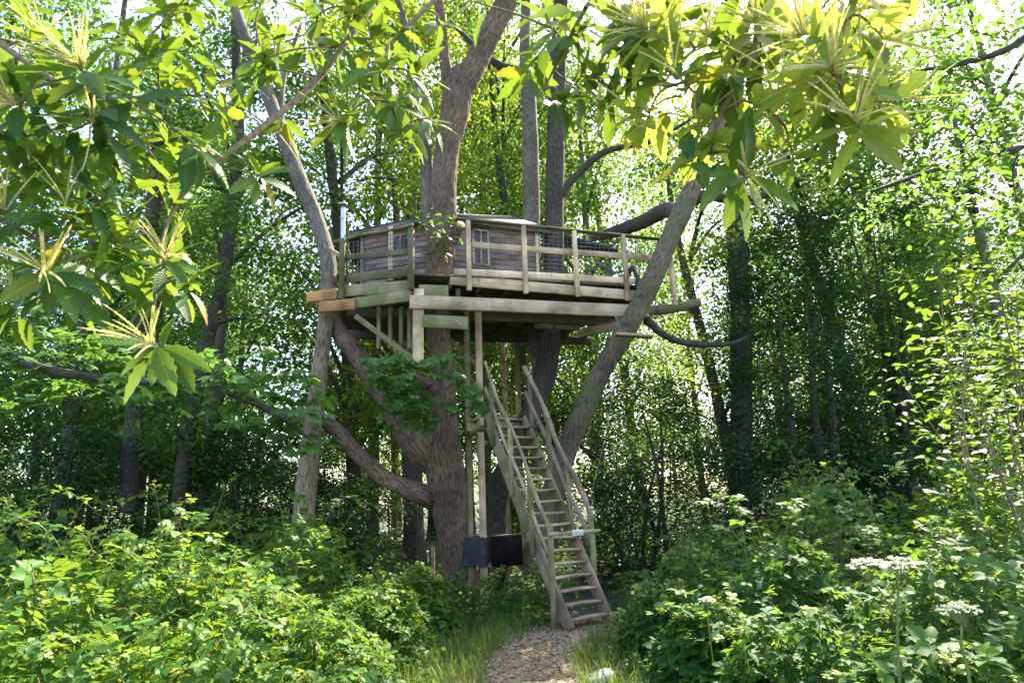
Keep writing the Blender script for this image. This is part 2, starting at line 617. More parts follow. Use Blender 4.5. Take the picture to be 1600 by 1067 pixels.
CH = [blade(1, .33, 12, .12, .22, d, .48, .04) for d in (.12, .30, .48)]
lb = blade(.62, .40, 6, .12, .16, .16, .42, .04)
LOB = blade(.62, .42, 3, .0, .16, .16, .42, .04)
BRAM_LO = join([xf(LOB, 0, (.36, 0, 0), 1.0), xf(LOB, 1.15, (.30, .02, 0), .82, .15, .08), xf(LOB, -1.15, (.30, -.02, 0), .82, -.15, .12)])
BRAM = []
for d in (0, 1, 2):
    ps = [xf(lb, 0, (.36, 0, 0), 1.0, 0, .1 * d), xf(lb, 1.15, (.30, .02, 0), .82, .15, .08), xf(lb, -1.15, (.30, -.02, 0), .82, -.15, .12)]
    if d == 2:
        ps += [xf(lb, 2.0, (.22, .02, 0), .62, .2, .1), xf(lb, -2.0, (.22, -.02, 0), .62, -.2, .1)]
    st = (np.array([(0, -.012, 0), (.4, -.012, 0), (.4, .012, 0), (0, .012, 0)]), np.array([(0, 1, 2, 3)]), np.zeros((4, 2)))
    BRAM.append(join(ps + [st]))


def palmate():
    tips = [(0, 1.0), (.75, .82), (-.75, .82), (1.75, .52), (-1.75, .52)]
    ps = []
    for a, l in tips:
        ps.append(xf(blade(l, .42 * l + .06, 3, 0, .12, .14, .5, 0), a, (.05, 0, 0)))
    return join(ps)


PALM = palmate()
OVATE = blade(1, .55, 3, 0, .2, .15, .42, .05)
V4 = np.array([(0, 0, 0), (.5, -.27, .07), (1, 0, -.10), (.5, .27, .07), (.5, 0, 0)])
SMALL = (V4, np.array([(0, 1, 4, 4), (1, 2, 4, 4), (4, 2, 3, 3), (0, 4, 3, 3)]), np.zeros((5, 2)))
QUAD = (np.array([(0, 0, 0), (.5, -.28, .08), (1, 0, -.08), (.5, .28, .08)]), np.array([(0, 1, 2, 3)]), np.array([(0, 0), (.5, -.3), (1, 0), (.5, .3)]))
GRASSB = (np.array([(0, -.012, 0), (0, .012, 0), (.5, .010, .05), (.5, -.010, .05), (.85, .006, 0), (.85, -.006, 0), (1, 0, -.1)]),
          np.array([(0, 1, 2, 3), (3, 2, 4, 5), (5, 4, 6, 6)]), np.zeros((7, 2)))


def frames(D, Nn):
    D = D / (np.linalg.norm(D, axis=1)[:, None] + 1e-9)
    Y = np.cross(Nn, D)
    Y /= np.linalg.norm(Y, axis=1)[:, None] + 1e-9
    Z = np.cross(D, Y)
    return np.stack([D, Y, Z], -1)            # columns


def scatter(name, shape, P, D, Nn, S, mat):
    """one mesh of many leaves"""
    v, f, u = shape
    Fm = frames(D, Nn) * S[:, None, None]
    V = np.einsum('nij,kj->nki', Fm, v) + P[:, None, :]
    n, k = len(P), len(v)
    Fc = (f[None] + (np.arange(n) * k)[:, None, None]).reshape(-1, f.shape[1])
    UV = np.tile(u, (n, 1))
    if f.shape[1] == 4:
        tri = Fc[:, 2] == Fc[:, 3]
        polys = [Fc[~tri], Fc[tri][:, :3]]
        polys = [p for p in polys if len(p)]
    else:
        polys = [Fc]
    return mesh_np(name, V.reshape(-1, 3), polys, mat, UV)


def rnd_dirs(n, down=0.):
    a = RNG.uniform(0, 2 * np.pi, n)
    z = RNG.uniform(-.5, .3, n) - down
    return np.c_[np.cos(a), np.sin(a), z]


def up_normals(n, spread=.5):
    return np.c_[RNG.normal(0, spread, (n, 2)), np.ones(n)]


LEAFM = {}


def leaf_data(key, shape, mat):
    if key not in LEAFM:
        v, f, u = shape
        tri = f[:, 2] == f[:, 3]
        polys = [p for p in (f[~tri], f[tri][:, :3]) if len(p)]
        LEAFM[key] = mesh_np(key, v, polys, mat, u)
    return LEAFM[key]


def leaf_objs(parent, key, shape, mat, P, D, Nn, S, name='leaf'):
    me = leaf_data(key, shape, mat)
    Fm = frames(D, Nn) * S[:, None, None]
    inv = WM[parent.name].inverted()
    for p, R in zip(P, Fm):
        mw = Matrix(((R[0][0], R[0][1], R[0][2], p[0]), (R[1][0], R[1][1], R[1][2], p[1]), (R[2][0], R[2][1], R[2][2], p[2]), (0, 0, 0, 1)))
        o = bpy.data.objects.new(name, me)
        COL.objects.link(o)
        o.parent = parent
        o.matrix_basis = inv @ mw


def stuff(o):
    o['kind'] = 'stuff'
    return o


def structure(o):
    o['kind'] = 'structure'
    return o
#@@SETTING
# ------------------------------------------------------------------ ground and path
def path_d(x, y):
    cx = .12 + .10 * np.sin(y * .7) + np.where(y > 8, (y - 8) * .25, 0)
    wdt = np.where(y < 9.0, .62 + .12 * np.sin(y * 2.1), .80)
    return np.abs(x - cx) - wdt


def gz(x, y):
    x, y = np.asarray(x, float), np.asarray(y, float)
    a = vnoise(np.c_[x.ravel() * .5, y.ravel() * .5, 0 * x.ravel()], 21).reshape(x.shape) * .10
    k = np.clip(path_d(x, y) / 1.5, 0, 1)
    k = k * np.clip((np.hypot(x - .3, y - 12) - 3.5) / 2, 0, 1)
    return a * k


gx = np.unique(np.concatenate([np.linspace(-150, -14, 14), np.linspace(-14, 14, 113), np.linspace(14, 150, 14)]))
gy = np.unique(np.concatenate([np.linspace(-40, 1, 10), np.linspace(1, 30, 117), np.linspace(30, 220, 18)]))
X, Y = np.meshgrid(gx, gy)
Z = gz(X, Y)
nx, ny = len(gx), len(gy)
i, j = np.meshgrid(np.arange(nx - 1), np.arange(ny - 1))
q = np.stack([j * nx + i, j * nx + i + 1, (j + 1) * nx + i + 1, (j + 1) * nx + i], -1).reshape(-1, 4)
structure(link('ground', mesh_np('ground', np.c_[X.ravel(), Y.ravel(), Z.ravel()], [q], 'soil', None, True)))
ys = np.linspace(1.5, 10.6, 70)
V, q = [], []
for k, y in enumerate(ys):
    cx = .12 + .10 * math.sin(y * .7) + (max(0, y - 8) * .25)
    wd = (.62 + .12 * math.sin(y * 2.1) if y < 9 else .80 - max(0, y - 9.4) * .4) + .05 * math.sin(y * 9)
    for s in np.linspace(-1, 1, 9):
        V.append((cx + s * wd, y, .008 + .006 * (1 - s * s)))
for k in range(len(ys) - 1):
    for s in range(8):
        a = k * 9 + s
        q.append((a, a + 1, a + 10, a + 9))
structure(link('path', mesh_np('path', V, [np.array(q)], 'path', None, True)))

# litter on the path, grass beside it
n = 5200
y = RNG.uniform(3, 10.4, n)
x = .12 + .10 * np.sin(y * .7) + np.where(y > 8, (y - 8) * .25, 0) + RNG.normal(0, .45, n)
P = np.c_[x, y, np.full(n, .018) + RNG.uniform(0, .012, n)]
D = np.c_[RNG.normal(0, 1, (n, 2)), RNG.normal(0, .12, n)]
o = link('leaf_litter', scatter('leaf_litter', QUAD, P, D, up_normals(n, .25), RNG.uniform(.025, .075, n), 'chip'))
stuff(tag(o, 'dry brown leaf litter and wood chips on the path', 'leaf litter'))
n = 9000
y = RNG.uniform(4.5, 11.0, n)
cxs = .12 + .10 * np.sin(y * .7) + np.where(y > 8, (y - 8) * .25, 0)
off = np.where(RNG.random(n) < .62, -RNG.gamma(2.2, .28, n) - .35, RNG.gamma(2, .22, n) + .45)
mid = RNG.random(n) < .16
off = np.where(mid, RNG.normal(0, .25, n), off)
P = np.c_[cxs + off, y, np.zeros(n)]
D = np.c_[RNG.normal(0, .45, (n, 2)), np.ones(n)]
keep = ~((P[:, 0] > .25) & (P[:, 0] < 1.4) & (P[:, 1] > 9.4))
o = link('grass', scatter('grass', GRASSB, P[keep], D[keep], np.c_[RNG.normal(0, 1, (n, 2)), np.full(n, .2)][keep], (RNG.uniform(.10, .34, n) * np.where(mid, .5, 1))[keep], 'grass'))
stuff(tag(o, 'tufts of thin green grass along both path edges', 'grass'))

# low cover of leaves over the woodland floor
n = 34000
y = RNG.uniform(5, 30, n)
x = RNG.uniform(-1, 1, n) * (3 + y * .75)
ok = (path_d(x, y) > .10) & ~((x > -.1) & (x < 1.5) & (y > 9.2) & (y < 11.3)) | (y > 13)
x, y = x[ok], y[ok]
n = len(x)
h = RNG.gamma(2.0, .10, n) * np.clip(.35 + (np.abs(x) - .6) * .5, .35, 1.5)
P = np.c_[x, y, gz(x, y) + h]
o = link('ground_cover', scatter('ground_cover', OVATE, P, rnd_dirs(n, .1), up_normals(n, .45), RNG.uniform(.07, .15, n), 'canopy_deep'))
stuff(tag(o, 'low leafy cover of ivy and nettles over the woodland floor', 'ground cover'))


# ------------------------------------------------------------------ platform of the treehouse
def plane_fn(a, b):
    a, b = np.array(a), np.array(b)
    u = unit((b - a) * (1, 1, 0))
    nrm = np.array([u[1], -u[0], 0])          # towards the camera
    if nrm[1] > 0:
        nrm = -nrm

    def fn(px, py, off=0.):
        d = ray(px, py)
        p0 = a + nrm * off
        return CAM + d * ((p0 - CAM) @ nrm) / (d @ nrm)
    return fn, u, nrm


fr, ur, nr = plane_fn(atz(643, 472, 5.3), atz(1012, 487, 5.3))
fl, ul, nl = plane_fn(fr(641, 462), atz(500, 481, fr(641, 462)[2]))
ul = -ul if ul[0] > 0 else ul
DECK = fr(737, 432)[2]
corner = fr(645, 472)
plat = empty('tree_platform', (corner[0], corner[1], 0), 'raised timber platform with railings wrapped round the forked brown trunk', 'platform')
zup = (0, 0, 1)
# front faces
beam('beam', fr(640, 472, .09), fr(1012, 487, .09), .10, .245, 'wood_pale', plat)
beam('fascia', fr(703, 437, .0), fr(1004, 463, .0), .05, .20, 'wood_pale', plat)
beam('fascia', fl(538, 455, .02), fl(641, 447, .02), .05, .22, 'wood_green', plat)
beam('beam', fl(553, 475, .05), fl(643, 462, .05), .09, .21, 'wood_green', plat)
beam('beam_end', fl(500, 480, .10), fl(555, 475, .10), .09, .21, 'wood_new', plat)
beam('beam_end', fl(481, 465, .03), fl(528, 460, .03), .09, .20, 'wood_new', plat)
beam('beam', fr(654, 455, .02), fr(700, 456, .02), .10, .22, 'wood_green', plat)
bb = beam('brace', fr(660, 502, .06), fr(731, 505, .06), .07, .24, 'wood_green', plat)
for px, py in ((665, 499), (718, 506)):
    link('bolt', tube_mesh([(0, 0, 0, .016), (0, 0, .014, .016)], 'bolt', 8), bb, frame_m(fr(px, py, .11), ur, -nr))
cp = beam('corner_post', fr(653, 574, .0), fr(654, 453, .0), .185, .16, 'wood_pale', plat, nr)
for dx, dy in ((-4, 468), (5, 478), (-5, 476)):
    link('bolt', tube_mesh([(0, 0, 0, .014), (0, 0, -.016, .014)], 'bolt', 8), cp, frame_m(fr(653 + dx, dy, .145), ur, -nr))
# railing of the long side
rail_x = (732, 820, 900, 977)
bot = (454, 459, 464, 470)
tops = (345, 353, 361, 368)
for x_, b_, t_ in zip(rail_x, bot, tops):
    lean = (655 - x_) / 4100 * (b_ - t_)
    beam('post', fr(x_ - lean * .5, b_, .09), fr(x_ + lean * .5, t_, .09), .085, .075, 'wood_pale', plat, nr)
beam('top_rail', fr(712, 342, .06), fr(1038, 375, .06), .12, .035, 'wood_moss', plat)
beam('rail', fr(737, 382.5, .03), fr(1024, 404, .03), .04, .125, 'wood_pale', plat)
beam('rail', fr(709, 424, .035), fr(1008, 440, .035), .035, .13, 'wood_pale', plat)
# railing of the short side
for x_, b_, t_ in ((535, 467, 373), (642, 452, 357)):
    lean = (655 - x_) / 4100 * (b_ - t_)
    beam('post', fl(x_ - lean * .5, b_, .09), fl(x_ + lean * .5, t_, .09), .10, .09, 'wood_moss', plat, nl)
tube('top_rail', [(*fl(522, 378, .02), .028), (*fl(570, 366, .02), .03), (*fl(610, 360, .02), .028), (*fl(645, 351, .02), .03)], 'wood_moss', plat, 8, 14, lump=.12)
beam('rail', fl(538, 402, .03), fl(640, 393, .03), .035, .12, 'wood_moss', plat)
beam('rail', fl(538, 436, .03), fl(640, 425, .03), .04, .17, 'wood_moss', plat)
beam('rail', fl(513, 388, -.1), fl(533, 401, .0), .05, .08, 'wood_green', plat)
# far corner posts
pr = fr(1054, 470, -.25)
beam('post', pr - (0, 0, .1), pr + (0, 0, .95), .09, .09, 'wood_pale', plat, nr)
tube('log_beam', [(*fr(1000, 487, -.25), .10), (*fr(1050, 482, -.3), .10), (*fr(1092, 473, -.32), .095)], 'bark_lean', plat, 14, 20, lump=.1)


# net on the railings: thin woven wire
def net(fn, x0, x1, top, bottom, stepv, steph, off):
    V, F = [], []

    def wire(a, b):
        k = len(V)
        r = .005
        for p in (a, b):
            for s in ((-r, -r), (r, -r), (r, r), (-r, r)):
                V.append((p[0] + s[0], p[1] + s[0] * .3, p[2] + s[1]) if abs(a[2] - b[2]) < .5 else (p[0] + s[0], p[1] + s[1], p[2]))
        for j in range(4):
            F.append((k + j, k + (j + 1) % 4, k + 4 + (j + 1) % 4, k + 4 + j))
    a0, a1, b0, b1 = fn(x0, top[0], off), fn(x1, top[1], off), fn(x0, bottom[0], off), fn(x1, bottom[1], off)
    L_ = np.linalg.norm(a1 - a0)
    nv, nh = int(L_ / stepv), int(np.linalg.norm(a0 - b0) / steph)
    for k in range(nv + 1):
        t = k / nv
        sag = .012 * math.sin(k * 1.7)
        wire(a0 * (1 - t) + a1 * t, b0 * (1 - t) + b1 * t + (sag, 0, 0))
    for k in range(nh + 1):
        t = k / nh
        c, d = a0 * (1 - t) + b0 * t, a1 * (1 - t) + b1 * t
        for s in range(6):
            e, f_ = s / 6, (s + 1) / 6
            wire(c * (1 - e) + d * e - (0, 0, .008 * math.sin(s)), c * (1 - f_) + d * f_ - (0, 0, .008 * math.sin(s + 1)))
    o = link('wire_netting', mesh_np('wire_netting', V, [np.array(F)], 'wire'), plat)
    return stuff(o)


net(fr, 712, 1020, (350, 378), (430, 444), .095, .085, .0)
net(fl, 538, 640, (380, 362), (440, 428), .095, .085, .0)

# deck boards and joists, seen from below
org = fr(560, 470) * (1, 1, 0)
org = corner * (1, 1, 0) - ur * 1.75
back = -nr
for k in range(30):
    yk = .04 + k * .145
    # boards follow the long side; they begin at the slanting short side
    s0 = (1.72 - yk * .9) if yk < 1.3 else .45
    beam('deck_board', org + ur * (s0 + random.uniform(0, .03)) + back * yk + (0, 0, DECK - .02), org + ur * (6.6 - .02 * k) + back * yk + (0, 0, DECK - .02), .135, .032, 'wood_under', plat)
for k in range(9):
    xk = 1.9 + k * .56
    if k == 0:
        continue
    beam('joist', org + ur * xk + back * .06 + (0, 0, DECK - .13), org + ur * xk + back * 4.2 + (0, 0, DECK - .13), .055, .17, 'wood_under', plat)
for yk in (1.6, 3.4):
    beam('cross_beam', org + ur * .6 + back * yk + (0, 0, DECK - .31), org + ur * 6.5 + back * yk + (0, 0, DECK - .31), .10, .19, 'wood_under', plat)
beam('joist_end', fr(716, 459, -.15), fr(716, 459, -1.2), .09, .19, 'wood_green', plat)
beam('brace', fl(556, 494, -.1), fl(645, 560, -.25), .09, .10, 'wood_green', plat)
for x_ in (592, 610, 627, 640):
    beam('strut', fl(x_, 545, -.45), fl(x_, 480, -.45), .07, .07, 'wood_green', plat, nl)
beam('cross_beam', aty(835, 506, 13.6), aty(905, 509, 13.9), .08, .20, 'wood_green', plat)
beam('brace', aty(902, 522, 13.4), aty(980, 505, 13.2), .08, .17, 'wood_pale', plat)

# ------------------------------------------------------------------ cabin
zE = aty(690, 347, 13.0)[2]
cB = aty(690, 347, 13.0)
cA = atz(567, 366, zE)
cC = atz(838, 361, zE)
cA0 = cA + np.array([-.45, 1.5, 0])
cD = cC + (cA - cB)
cab = empty('timber_cabin', (cB[0], cB[1], DECK), 'small plank cabin with dark felt roof standing on the raised platform', 'cabin')


def wall(a, b, wins, mats, course=.125):
    """plank courses from a to b (eave line), window openings as px x-range/z-range fractions"""
    L_ = np.linalg.norm(b - a)
    u = (b - a) / L_
    nr_ = np.array([u[1], -u[0], 0])
    if nr_[1] > 0:
        nr_ = -nr_
    n_ = int((zE - DECK) / course)
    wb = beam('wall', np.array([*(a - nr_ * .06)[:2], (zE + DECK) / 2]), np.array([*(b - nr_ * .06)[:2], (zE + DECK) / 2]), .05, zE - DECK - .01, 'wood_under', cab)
    for k in range(n_):
        z = zE - course * (k + .5)
        spans = [(0., L_)]
        for (s0, s1, z0, z1) in wins:
            if z0 < z < z1:
                spans = [(0., s0), (s1, L_)]
        mt = mats(k)
        for s0, s1 in spans:
            if s1 - s0 < .04:
                continue
            j = random.uniform(-.004, .004)
            p0, p1 = a + u * s0 + nr_ * j, a + u * s1 + nr_ * (j + random.uniform(-.004, .004))
            p0[2] = p1[2] = z
            # lap boards: tilted a little so each one overhangs the next
            beam('plank', p0, p1, .022, course - .006, mt, wb, unit(np.array([0, 0, 1]) - nr_ * .11), .003, .003)
    for (s0, s1, z0, z1) in wins:
        c = a + u * (s0 + s1) / 2
        wv = link('window', mesh_np('window', [(-(s1 - s0) / 2, 0, -(z1 - z0) / 2), ((s1 - s0) / 2, 0, -(z1 - z0) / 2), ((s1 - s0) / 2, 0, (z1 - z0) / 2), (-(s1 - s0) / 2, 0, (z1 - z0) / 2)], [np.array([(0, 1, 2, 3)])], 'glass'), cab,
                  frame_m((c[0] - nr_[0] * .0, c[1] - nr_[1] * .0, (z0 + z1) / 2), u, np.array([0, 0, 1.])))
        o3 = nr_ * .02
        for q0, q1, zz0, zz1 in ((s0, s0, z0, z1), (s1, s1, z0, z1), (s0, s1, z0, z0), (s0, s1, z1, z1), ((s0 + s1) / 2, (s0 + s1) / 2, z0, z1)):
            p0, p1 = a + u * q0 + o3, a + u * q1 + o3
            p0[2], p1[2] = zz0, zz1
            beam('frame', p0, p1, .045, .05, 'wood_pale', wv, nr_)
    return wb


Lr = np.linalg.norm(cC - cB)
Ll = np.linalg.norm(cB - cA)
top3 = lambda k: 'wood_red' if k < 3 else ('wood_red' if random.random() < .2 else 'wood_grey')
pw0, pw1 = aty(737, 361, 13.25), aty(760, 414, 13.25)
sw0 = Lr * (737 - 690) / (838 - 690)
sw1 = Lr * (760 - 690) / (838 - 690)
wall(cB, cC, [(sw0, sw1, pw1[2], pw0[2])], top3)
sl0, sl1 = Ll * (616 - 567) / (690 - 567), Ll * (640 - 567) / (690 - 567)
wall(cA, cB, [(sl0, sl1, aty(628, 396, 13.2)[2], aty(628, 366, 13.2)[2])], top3)
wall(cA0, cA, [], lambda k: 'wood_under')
beam('corner_board', [cB[0], cB[1] - .03, DECK], [cB[0], cB[1] - .03, zE], .09, .03, 'wood_pale', cab, (0, 1, 0))
beam('corner_board', [cA[0], cA[1] - .03, DECK], [cA[0], cA[1] - .03, zE], .07, .03, 'wood_grey', cab, (0, 1, 0))
beam('corner_board', [cC[0], cC[1] - .03, DECK], [cC[0], cC[1] - .03, zE], .07, .03, 'wood_pale', cab, (0, 1, 0))
dp = aty(610, 420, 12.9)
beam('door_post', (dp[0], dp[1], DECK), (dp[0], dp[1], zE - .12), .09, .07, 'wood_pale', cab, (0, 1, 0))
# roof: hipped, with overhang and thickness
cen = (cA + cB + cC + cD) / 4
eav = [c + unit((c - cen) * (1, 1, 0)) * .32 for c in (cA0 + (0, .2, 0), cA, cB, cC, cC + (cA0 - cB) * .75)]
apex = aty(800, 338, 14.6)
ridge = [apex + (-1.25, .35, .0), apex]
V = [e + (0, 0, .0) for e in eav] + [e + (0, 0, .075) for e in eav] + ridge
ne = 5
F = [np.array([(k, (k + 1) % 5, 5 + (k + 1) % 5, 5 + k) for k in range(5)] + [(6, 7, 11, 10), (9, 5, 10, 11)]),
     np.array([(5, 6, 10), (7, 8, 11), (8, 9, 11)]), np.array([(4, 3, 2, 1, 0)])]
rf = link('roof', mesh_np('roof', np.array(V), F, 'felt'), cab)
for a, b in ((1, 2), (2, 3)):
    beam('eave_board', eav[a] + (0, -.01, -.03), eav[b] + (0, -.01, -.03), .025, .10, 'wood_under', rf)
f0 = aty(536, 392, 13.6)
f1 = aty(536, 322, 13.6)
fp = link('flue_pipe', tube_mesh([(*f0, .055), (*f1, .055)], 'steel', 16, 12), cab)
link('flue_cap', tube_mesh([(*(f1 + (0, 0, -.02)), .06), (*(f1 + (0, 0, .02)), .105), (*(f1 + (0, 0, .05)), .10), (*(f1 + (0, 0, .08)), .03)], 'steel', 16, 8), fp)
link('flue_collar', tube_mesh([(*(f1 - (0, 0, .33)), .063), (*(f1 - (0, 0, .28)), .063)], 'steel', 16, 3), fp)

# dark lean-to beyond the cabin
h0, h1 = aty(872, 430, 14.6), aty(955, 440, 14.9)
shed = empty('lean_to_shed', (h0[0], h0[1], DECK), 'dark lean-to shelter with sloping felt roof beside the cabin', 'shelter')
zt0, zt1 = aty(872, 372, 14.6)[2], aty(955, 392, 14.9)[2]
for k in range(7):
    z = DECK + .1 + k * .15
    if z > zt1 - .05:
        break
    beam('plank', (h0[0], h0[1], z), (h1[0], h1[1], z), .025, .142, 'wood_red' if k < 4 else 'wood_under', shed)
beam('post', (h0[0], h0[1], DECK), (h0[0], h0[1], zt0), .09, .09, 'wood_under', shed, (0, 1, 0))
beam('post', (h1[0], h1[1], DECK), (h1[0], h1[1], zt1), .09, .09, 'wood_under', shed, (0, 1, 0))
a, b = aty(860, 360, 14.4), aty(965, 388, 14.7)
V = [a, b, b + (.2, 1.5, .35), a + (.2, 1.5, .35)]
V = np.array(V + [v - (0, 0, .09) for v in V])
link('roof', mesh_np('roof', V, [np.array([(0, 1, 2, 3), (7, 6, 5, 4), (0, 4, 5, 1), (1, 5, 6, 2), (2, 6, 7, 3), (3, 7, 4, 0)])], 'felt'), shed)
beam('brace', aty(930, 408, 14.5), aty(962, 428, 14.5), .05, .07, 'wood_under', shed)

# ------------------------------------------------------------------ staircase
Hl = 3.10
climb = np.array([-math.sin(.673), math.cos(.673), 0])
side = np.array([climb[1], -climb[0], 0])
s_bot = np.array([.937, 9.815, 0.])
s_top = s_bot + climb * 1.731 + np.array([0, 0, Hl])
stair = empty('plank_staircase', s_bot, 'steep open plank staircase with pole handrails climbing to the platform', 'staircase')
HW = .40
run = s_top - s_bot
lower = 7
for s in (-1, 1):
    a, b = s_bot + side * s * HW, s_top + side * s * HW
    mid_ = a + (b - a) * .42
    beam('stringer', a + (0, 0, .02) - climb * .03, mid_, .045, .20, 'wood_stair', stair, np.cross(run, side), .006)
    beam('stringer', mid_, b + climb * .05 + (0, 0, .05), .045, .20, 'wood_green', stair, np.cross(run, side), .006)
for k in range(1, 18):
    t = (k - .35) / 17.6
    c = s_bot + run * t
    tl = random.uniform(-.008, .008)
    # worn in the middle: a slightly dished tread
    n_ = 9
    V, q = [], []
    for ii in range(n_):
        u_ = ii / (n_ - 1) * 2 - 1
        dz = .012 * u_ * u_ * (1 if k > 7 else -1) + tl * u_
        for (dx, dz2) in ((-.085, -.019), (.085, -.019), (.10, -.010), (.10, .012), (.09, .019), (-.085, .019)):
            V.append(((HW - .018) * u_, dx, dz2 + dz))
    for ii in range(n_ - 1):
        for jj in range(6):
            q.append((ii * 6 + jj, (ii + 1) * 6 + jj, (ii + 1) * 6 + (jj + 1) % 6, ii * 6 + (jj + 1) % 6))
    caps = np.array([list(range(6)), [(n_ - 1) * 6 + 5 - jj for jj in range(6)]])
    me = mesh_np('tread', V, [np.array(q), caps], 'wood_tread' if k < 13 else 'wood_stair')
    mt = Matrix(((side[0], -climb[0], 0, c[0]), (side[1], -climb[1], 0, c[1]), (0, 0, 1, c[2] + .02), (0, 0, 0, 1)))
    link('tread', me, stair, mt)
# landing
lc = s_top + climb * .45
for k in range(4):
    p = s_top + climb * (.08 + k * .145)
    beam('landing_board', p - side * .44 + (0, 0, .02), p + side * .46 + (0, 0, .02), .135, .035, 'wood_green', stair)
for k in (.12, .5):
    beam('landing_joist', s_top + climb * k - side * .46 - (0, 0, .09), s_top + climb * k + side * .46 - (0, 0, .09), .06, .16, 'wood_green', stair)


def on_side(s, t, h):
    return s_bot + run * t + side * s * (HW + .05) + np.array([0, 0, h])


spl = {-1: ((.13, 1.02, -.25), (.36, .95, -.12), (.62, .95, -.1), (.88, .95, -.1)), 1: ((.17, 1.00, -.05), (.43, .95, -.1), (.68, .95, -.1), (.93, .95, -.1))}
for s in (-1, 1):
    for k, (t, top, low) in enumerate(spl[s]):
        base = on_side(s, t, 0)
        lo = .0 if k == 0 and s < 0 else base[2] + low
        a = base.copy()
        a[2] = lo
        b = base.copy()
        b[2] = base[2] + top
        if k == 0:
            tube('newel_post', [(*a, .045), (*((a + b) / 2 + (.008, 0, 0)), .043), (*b, .045)], 'wood_green', stair, 10, 8, lump=.05)
        else:
            beam('baluster_post', a, b, .055, .07, 'wood_green' if k < 3 else 'wood_moss', stair, climb, .006, .006)
    # pole handrails: peeled logs with knots
    t0 = .13 if s < 0 else .17
    pts = []
    for k in range(9):
        t = t0 - .02 + (1.02 - t0) * k / 8
        kn = .012 if k in (2, 5) else 0
        pts.append((*(on_side(s, t, .97) + side * .03 * s * math.sin(k * 1.3)), (.040 if s > 0 else .028) + kn))
    tube('handrail', pts, 'wood_green' if s < 0 else 'wood_stair', stair, 10, 40, lump=.15, seed=s)
    pts = [(*(on_side(s, t0 + (1.0 - t0) * k / 6, .52) + side * .02 * s * math.sin(k * 2)), .034 if s > 0 else .026) for k in range(7)]
    tube('lower_rail', pts, 'wood_green' if s < 0 else 'wood_stair', stair, 10, 30, lump=.12, seed=s + 3)
    for hh in (.16, .28, .40, .66, .80):
        pts = [(*(on_side(s, t0 + (1.0 - t0) * k / 8, hh) - np.array([0, 0, .012 * math.sin(k * 2.2 + hh * 9)])), .004) for k in range(9)]
        tube('side_wire', pts, 'wire', stair, 4, 17)
# bar across the foot with a small plate
ba, bb_ = on_side(-1, .13, .42), on_side(1, .17, .42)
ba[2] = bb_[2] = aty(868, 834, ba[1])[2]
ba, bb_ = ba - side * .06 - climb * .05, bb_ + side * .12 - climb * .05
br = beam('bar', ba, bb_, .05, .05, 'wood_green', stair)
pc = ba + (bb_ - ba) * .52 - climb * .036 - (0, 0, .005)
link('plate', beam_mesh(.22, .012, .085, 'sign', .002, 0), br, frame_m(pc - side * .11, side, np.array([0, 0, 1.])))
for k in range(3):
    link('slot', beam_mesh(.03, .004, .010, 'wire', .001, 0), br, frame_m(pc - side * (.07 - .05 * k) - climb * .008 + np.array([0, 0, .01 * (k % 2)]), side, np.array([0, 0, 1.])))

# ------------------------------------------------------------------ frame of posts carrying landing and deck
pl = atz(757, 939, 0)
pq = pl + np.array([-.24, .10, 0])
p_r = atz(820, 905, 0)
p_b = pl + (p_r - pl) * .55 + np.array([.15, 1.0, 0])
fram = empty('post_frame', pl, 'tall squared timber posts carrying the stair landing and platform', 'post frame')
TOPZ = DECK - .04
beam('post', pl, (pl[0], pl[1], TOPZ), .145, .13, 'wood_pale', fram, (1, 0, 0))
beam('post', pq, (pq[0], pq[1], TOPZ), .11, .11, 'wood_green', fram, (1, 0, 0))
beam('post', p_r, (p_r[0], p_r[1], TOPZ), .13, .12, 'wood_green', fram, (1, 0, 0))
beam('post', atz(797, 900, 0) * (1, 1, 0), (*atz(797, 900, 0)[:2], TOPZ), .12, .10, 'wood_green', fram, (1, 0, 0))
pa = aty(731, 560, 13.4)
beam('post', (pa[0], pa[1], 3.0), (pa[0], pa[1], TOPZ), .10, .10, 'wood_green', fram, (1, 0, 0))
beam('brace', aty(700, 527, 12.75), aty(748, 575, 12.9), .07, .09, 'wood_green', fram)
beam('brace', aty(702, 557, 12.75), aty(748, 607, 12.9), .07, .09, 'wood_green', fram)
beam('rail', (pl[0], pl[1], Hl + .05), (p_r[0], p_r[1], Hl + .05), .06, .14, 'wood_green', fram)
beam('rail', (pq[0], pq[1], Hl - .08), (s_top - side * .5)[:3] - np.array([0, 0, .06]), .06, .14, 'wood_green', fram)
for k in range(4):
    c = pl + (p_r - pl) * (.55 + .12 * k)
    beam('baluster', (c[0], c[1], Hl + .1), (c[0], c[1], Hl + 1.15), .035, .035, 'wood_green', fram, (1, 0, 0))
beam('rail', (*(pl + (p_r - pl) * .5)[:2], Hl + 1.15), (p_r[0], p_r[1], Hl + 1.15), .05, .08, 'wood_green', fram)
